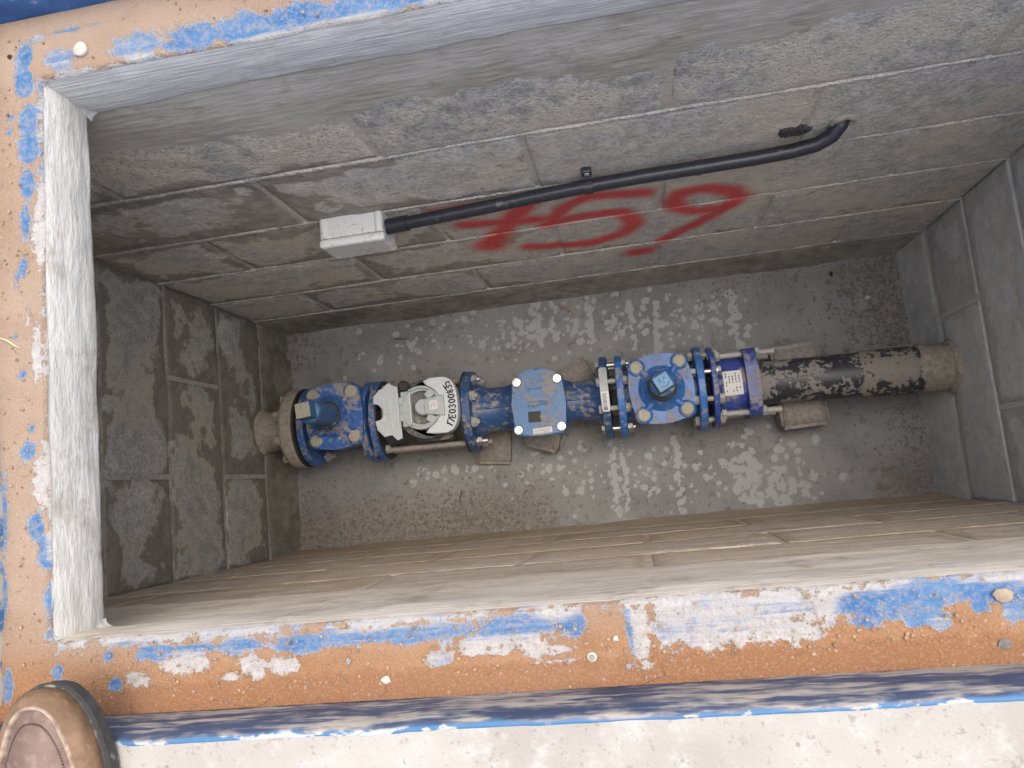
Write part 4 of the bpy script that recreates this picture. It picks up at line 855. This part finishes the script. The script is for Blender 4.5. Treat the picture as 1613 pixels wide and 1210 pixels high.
mb = MB(); mb.tube([(-0.072, -0.026, -0.612), (-0.050, -0.026, -0.6095), (-0.030, -0.026, -0.607)], 0.0150, 20); RC('gland', mb, 'conduit')
mb = MB(); mb.tube([(0.50, -0.0249, -0.5573), (0.506, -0.025, -0.557), (0.512, -0.025, -0.5568)], 0.0133, 20); RC('collar', mb, 'conduit')
mb = MB(); mb.lathe([(-0.006, 0.026), (0.004, 0.022), (0.008, 0.016), (0.004, 0.012)], (0.738, -0.001, -0.510), (0, -1, 0), 28, cap=False, jit=lambda k, i, n: 0.007 * (vnoise(k * 0.6, 4 + 2 * math.cos(i * 6.283 / n), 4 + 2 * math.sin(i * 6.283 / n)) - 0.5)); RC('mortar_patch', mb, 'mortar')
hole = empty('tar_patch', (0.655, 0.0, -0.52), 'tarry black chipped patch above the bend of the conduit', 'patch'); RH = Rel(hole)
mb = MB()
for k in range(60):
    a_ = rnd.uniform(0, 6.28); r_ = math.sqrt(rnd.random()); x_, z_ = 0.662 + r_ * 0.026 * math.cos(a_), -0.517 + r_ * 0.013 * math.sin(a_); s_ = rnd.uniform(0.003, 0.007)
    mb.lathe([(-0.004, s_), (0.002, s_ * 0.8), (0.005, s_ * 0.3)], (x_, -0.003, z_), (rnd.uniform(-.4, .4), -1, rnd.uniform(-.4, .4)), 6, smooth=False)
RH('crumbs', mb, 'rubber')
cl = empty('conduit_clip', (0.316, -0.01, -0.565), 'black saddle clip holding the middle of the conduit', 'clip'); RK = Rel(cl)
mb = MB(); n_ = 12; vs_ = []; fs_ = []
pr_ = [(0.004, -0.537), (0.009, -0.537), (0.010, -0.549)] + [(0.024 + 0.0150 * math.sin(t) * 1.0, -0.567 + 0.0150 * math.cos(t)) for t in np.linspace(-0.5, 3.6, 12)] + [(0.004, -0.586)]
for k, (d_, z_) in enumerate(pr_):
    for s_ in (-0.0075, 0.0075): vs_.append((0.316 + s_, -d_, z_))
for k in range(len(pr_) - 1): fs_.append((2 * k, 2 * k + 1, 2 * k + 3, 2 * k + 2))
mb.add(vs_, fs_); RK('saddle', mb, 'conduit')
mb = MB(); mb.box((0.307, -0.013, -0.551), (0.325, 0.002, -0.530), 0.003); RK('foot', mb, 'conduit')
mb = MB(); mb.lathe([(0, 0.0052), (0.002, 0.0045)], (0.316, -0.0128, -0.539), (0, -1, 0), 14); RK('screw', mb, 'zinc')

# ------------------------------------------------------------------ loose things on the floor
def pebble_mesh(seed, sub=1):
    bm = bmesh.new(); bmesh.ops.create_icosphere(bm, subdivisions=sub, radius=1); r_ = random.Random(seed)
    for v in bm.verts: v.co *= r_.uniform(0.75, 1.15)
    for v in bm.verts: v.co.z *= 0.7
    me = bpy.data.meshes.new('pebble'); bm.to_mesh(me); bm.free(); return me
tmpl = [pebble_mesh(i) for i in range(5)]
pv = [np.array([v.co[:] for v in t.vertices]) for t in tmpl]; pf = [np.array([p.vertices[:] for p in t.polygons]) for t in tmpl]
V = []; F = []; o_ = 0
def scatter(n, fx, fy, s0, s1):
    global o_
    for k in range(n):
        x, y = fx(), fy()
        if not (WX + 0.01 < x < EX - 0.01 and SY + 0.006 < y < NY - 0.01): continue
        s = s0 + (s1 - s0) * rnd.random() ** 3; i = rnd.randrange(5); a_ = rnd.uniform(0, 6.28); c_, d_ = math.cos(a_), math.sin(a_)
        q = pv[i] * s * np.array([rnd.uniform(.8, 1.3), rnd.uniform(.8, 1.3), 1]); q = np.stack([q[:, 0] * c_ - q[:, 1] * d_, q[:, 0] * d_ + q[:, 1] * c_, q[:, 2]], 1)
        V.append(q + np.array([x, y, floor_z(x, y) + s * 0.25])); F.append(pf[i] + o_); o_ += len(q)
U = rnd.uniform; G = rnd.gauss
scatter(3600, lambda: U(-0.68, 0.10), lambda: -0.675 + abs(G(0, 0.065)), 0.0014, 0.0060)
scatter(900, lambda: G(-0.18, 0.11), lambda: G(-0.60, 0.035), 0.0012, 0.0052)
scatter(700, lambda: G(-0.63, 0.04), lambda: U(-0.67, -0.45), 0.0012, 0.004)
scatter(1500, lambda: 1.12 - abs(G(0, 0.09)), lambda: U(-0.26, 0), 0.0018, 0.0085)
scatter(700, lambda: U(0.6, 1.12), lambda: -abs(G(0, 0.05)), 0.0012, 0.004)
scatter(700, lambda: 1.11 - abs(G(0, 0.07)), lambda: U(-0.67, -0.42), 0.0012, 0.005)
scatter(900, lambda: U(-0.68, 1.1), lambda: U(-0.67, 0), 0.0008, 0.0028)
scatter(250, lambda: -0.68 + abs(G(0, 0.05)), lambda: U(-0.12, 0), 0.002, 0.006)
gm = bpy.data.meshes.new('gravel'); gm.from_pydata(np.concatenate(V).tolist(), [], np.concatenate(F).tolist()); stuff(obj('gravel', gm, 'gravel'))['label'] = 'fine dark gravel scattered along the pit floor edges'
def lone(u, v, s, label, mat='stone', name='pebble', z=None, flat=0.7, rot=0.0, asp=1.0, cat='stone', seed=50):
    p = onz(u, v, FZ if z is None else z); o = obj(name, pebble_mesh(seed + int(u), 2), mat, loc=(p[0], p[1], (floor_z(p[0], p[1]) if z is None else z) + s * flat * 0.3)); o.scale = (s * asp, s, s * flat); o.rotation_euler = (0, 0, rot); return tag(o, label, cat)
lone(454, 563, 0.016, 'rounded grey stone on the floor beside the left wall', asp=0.7)
lone(448, 528, 0.012, 'crumbly mortar lump in the far left floor corner')
lone(1366, 470, 0.0075, 'tiny white pebble on the floor near the far right corner', 'chip')
lone(1470, 704, 0.008, 'white pebble by the right wall below the pipe', 'chip')
lone(1308, 432, 0.009, 'small black lump on the floor near the far wall', 'dark', asp=0.6, flat=0.4)
lone(608, 1071, 0.0045, 'white stone chip lying on the orange dust', 'chip', z=0.004, asp=1.2)
lone(549, 1042, 0.0042, 'small pale pebble in the dust left of the white chip', 'stone', z=0.004, asp=0.7)
lone(970, 1006, 0.003, 'pale lump in the bare dust gap of the near ledge', 'chip', z=0.003)
lone(1581, 938, 0.0065, 'flat beige mortar flake on blue paint at the right', 'wood', z=0.003, asp=1.3, flat=0.25)
lone(1582, 1015, 0.005, 'grey pebble half sunk in orange dust at the far right', 'gravel', z=0.004, asp=1.2)
lone(16, 90, 0.003, 'dark speck of debris near the blue corner of the frame', 'dark', z=0.003)
lone(990, 1050, 0.003, 'small grey pebble in the dust under the white strip', 'stone', z=0.004)
for u, v, s, lab in ((682, 508, 0.010, 'pale ring washer lying on the floor near the far wall'), (693, 518, 0.008, 'smaller pale washer beside the ring washer on the floor')):
    p = onz(u, v, FZ); mb = MB(); mb.lathe([(0, s), (0.0025, s), (0.0025, s * 0.5), (0, s * 0.5)], (0, 0, 0), (0, 0, 1), 24, False, False); mb.cyl((0, 0, 0), (0, 0, 1), 0.001, s * 0.52, 16)
    o = obj('washer', mb, 'zinc', loc=(p[0], p[1], floor_z(p[0], p[1]) + 0.001)); tag(o, lab, 'washer')
def stick(p, q, w, label, mat, name, z):
    a_, b_ = onz(*p, z), onz(*q, z); a_[2] = b_[2] = z + w; d_ = b_ - a_
    c_ = (a_ + b_) / 2; mb = MB(); mb.tube([a_ - c_, a_ + d_ * 0.35 - c_ + np.array([0, w, 0]), a_ + d_ * 0.7 - c_, b_ - c_], [w * 0.6, w, w * 0.9, w * 0.3], 7); return tag(obj(name, mb, mat, loc=c_), label, 'stick')
stick((876, 479), (905, 494), 0.0042, 'pale wood splinter on the floor against the far wall', 'wood', 'wood_splinter', FZ + 0.006)
stick((620, 535), (643, 534), 0.0016, 'thin dark twig on the floor behind the meter', 'dark', 'twig', FZ + 0.004)
stick((728, 772), (724, 790), 0.0016, 'thin dark twig in the gravel near the muddy wall', 'dark', 'twig', FZ + 0.004)
stick((2, 533), (33, 549), 0.0011, 'dry straw stalk on the left ledge of the frame', 'straw', 'straw', 0.003)
# white dab and screw on the slab ledge
p = onz(131, 81, 0.0); mb = MB(); mb.lathe([(0, 0.0085), (0.003, 0.009), (0.0048, 0.008), (0.0055, 0.003)], (0, 0, 0), (0, 0, 1), 20, jit=lambda k, i, n: 0.0004 * math.sin(i * 0.9)); tag(obj('mortar_dab', mb, 'chip', loc=(p[0], p[1], 0.002)), 'round white mortar dab on the far left corner ledge', 'dab')
p = onz(933, 1034, 0.0); sc = empty('anchor_screw', (p[0], p[1], 0.003), 'small anchor screw in a white spot on the near ledge', 'screw'); RA = Rel(sc)
mb = MB(); mb.lathe([(0, 0.0048), (0.0008, 0.0044), (0.001, 0.003)], (p[0], p[1], 0.003), (0, 0, 1), 16); RA('plug', mb, 'chip'); mb = MB(); mb.hexa((p[0], p[1], 0.004), (0, 0, 1), 0.003, 0.0026); RA('head', mb, 'steel_grey')

# fine grit lying in the dust of the ledge
V = []; F = []; o_ = 0
for k in range(1500):
    if rnd.random() < 0.75: x, y = U(RW + .01, 0.75), OS - abs(U(0, 1)) ** 0.7 * 0.068 - 0.004
    else: x, y = (U(RW + .01, 0.7), U(ON + .01, RN - .01)) if rnd.random() < 0.5 else (U(RW + .005, OW - .01), U(OS, ON))
    s_ = 0.0006 + 0.0017 * rnd.random() ** 4; i = rnd.randrange(5); V.append(pv[i] * s_ + np.array([x, y, 0.0035 + s_ * 0.3])); F.append(pf[i] + o_); o_ += len(pv[i])
gm = bpy.data.meshes.new('grit'); gm.from_pydata(np.concatenate(V).tolist(), [], np.concatenate(F).tolist()); stuff(obj('grit', gm, 'grit'))['label'] = 'fine grit lying in the orange dust of the frame'
# ------------------------------------------------------------------ shoe standing on the pavement, toe over the rim
sh = empty('shoe', (-0.232, -0.838, RT), 'brown leather moccasin shoe at the bottom left corner', 'shoe'); RSh = Rel(sh)
Tsh = Matrix.Translation((-0.232, -0.838, RT)) @ Matrix.Rotation(-0.05, 4, 'Z') @ Matrix.Diagonal((1.16, 1.12, 1.0, 1.0))
NS = 96
def outline0():
    out = []
    for i in range(NS):
        t = 2 * math.pi * i / NS; c_, s_ = math.cos(t), math.sin(t)
        y = 0.142 * math.copysign(abs(s_) ** 0.95, s_); w = 0.0535 - 0.012 * sstep(-y, -0.02, 0.12) - 0.005 * math.exp(-((y + 0.02) / 0.05) ** 2)
        out.append((w * math.copysign(abs(c_) ** 0.82, c_) + 0.004 * sstep(y, 0.0, 0.14), y))
    return out
OUT0 = outline0()
def outline(inset):
    out = []
    for i in range(NS):
        (x0, y0), (x1, y1) = OUT0[i - 2], OUT0[(i + 2) % NS]; l = math.hypot(x1 - x0, y1 - y0); x, y = OUT0[i]
        out.append((x - (y1 - y0) / l * inset, y + (x1 - x0) / l * inset))
    return out
def rings(rs, smooth=True):
    mb = MB(); vs_ = []; fs_ = []
    for ins, z in rs:
        for (x, y) in outline(ins):
            lift = 0.012 * sstep(y, 0.06, 0.15) if ins < 50 else 0; wv = 0.0012 * (vnoise(x * 60 + 9, y * 60 + 9, ins * 90) - 0.5) * 2 if ins > 0.002 else 0
            vs_.append(Tsh @ Vector((x + wv, y + wv, (z(y) if callable(z) else z) + lift + wv)))
    for k in range(len(rs) - 1):
        for i in range(NS): j2 = (i + 1) % NS; fs_.append((k * NS + i, k * NS + j2, (k + 1) * NS + j2, (k + 1) * NS + i))
    mb.add(vs_, fs_, smooth); return mb
heel = lambda y: 1 - sstep(y, -0.06, 0.05)
mb = rings([(0.004, 0.0), (0.0, 0.003), (-0.001, 0.016), (0.0, 0.020), (0.006, 0.0215)], False); RSh('sole', mb, 'sole')
hs = lambda z, k=0.05: (lambda y: z + k * heel(y))
mb = rings([(0.002, 0.020), (0.001, 0.027), (0.002, hs(0.032, .01)), (0.0045, hs(0.037, .03)), (0.0085, hs(0.041)), (0.013, hs(0.042))]); up = RSh('side_wall', mb, 'tan')
mb = rings([(0.0115, hs(0.0400)), (0.0118, hs(0.0430)), (0.0134, hs(0.0446)), (0.0150, hs(0.0430)), (0.0158, hs(0.040))]); RSh('seam_ridge', mb, 'cream')
mb = MB(); vs_ = []; fs_ = []; base = outline(0.0156)
for k, (f, z) in enumerate(((1, 0.0405), (0.93, 0.0425), (0.80, 0.0460), (0.62, 0.0495), (0.42, 0.0520), (0.22, 0.0532), (0.06, 0.0535))):
    for x, y in base:
        yy = (y - 0.02) * f + 0.02; vs_.append(Tsh @ Vector((x * f, yy, z + 0.05 * heel(yy) + 0.012 * sstep(yy, 0.06, 0.15))))
for k in range(6):
    for i in range(NS): j2 = (i + 1) % NS; fs_.append((k * NS + i, k * NS + j2, (k + 1) * NS + j2, (k + 1) * NS + i))
fs_.append(tuple(6 * NS + i for i in range(NS)))
mb.add(vs_, fs_, True); vp = RSh('vamp', mb, 'leather')
mb = MB(); o1 = [(x * 0.90, (y - 0.02) * 0.90 + 0.02) for x, y in outline(0.0156)]
for i in range(0, NS):
    if o1[i][1] < 0.02: continue
    x0, y0 = o1[i]; x1, y1 = o1[(i + 1) % NS]; 
    for a_, b_ in ((0.05, 0.38), (0.55, 0.88)):
        pa, pb = (Vector((x0 + (x1 - x0) * t, y0 + (y1 - y0) * t, 0)) for t in (a_, b_))
        for q in (pa, pb): q.z = 0.0437 + 0.012 * sstep(q.y, 0.06, 0.15)
        mb.tube([Tsh @ pa, Tsh @ pb], 0.0008, 5)
RSh('stitching', mb, 'thread', vp)['kind'] = 'stuff'

for o in bpy.data.objects:
    if o.parent and o.name.split('.')[0] in ('crumbs', 'counter_wheels', 'sticker_print', 'label_print', 'barcode', 'embossed_mark'): o['kind'] = 'stuff'
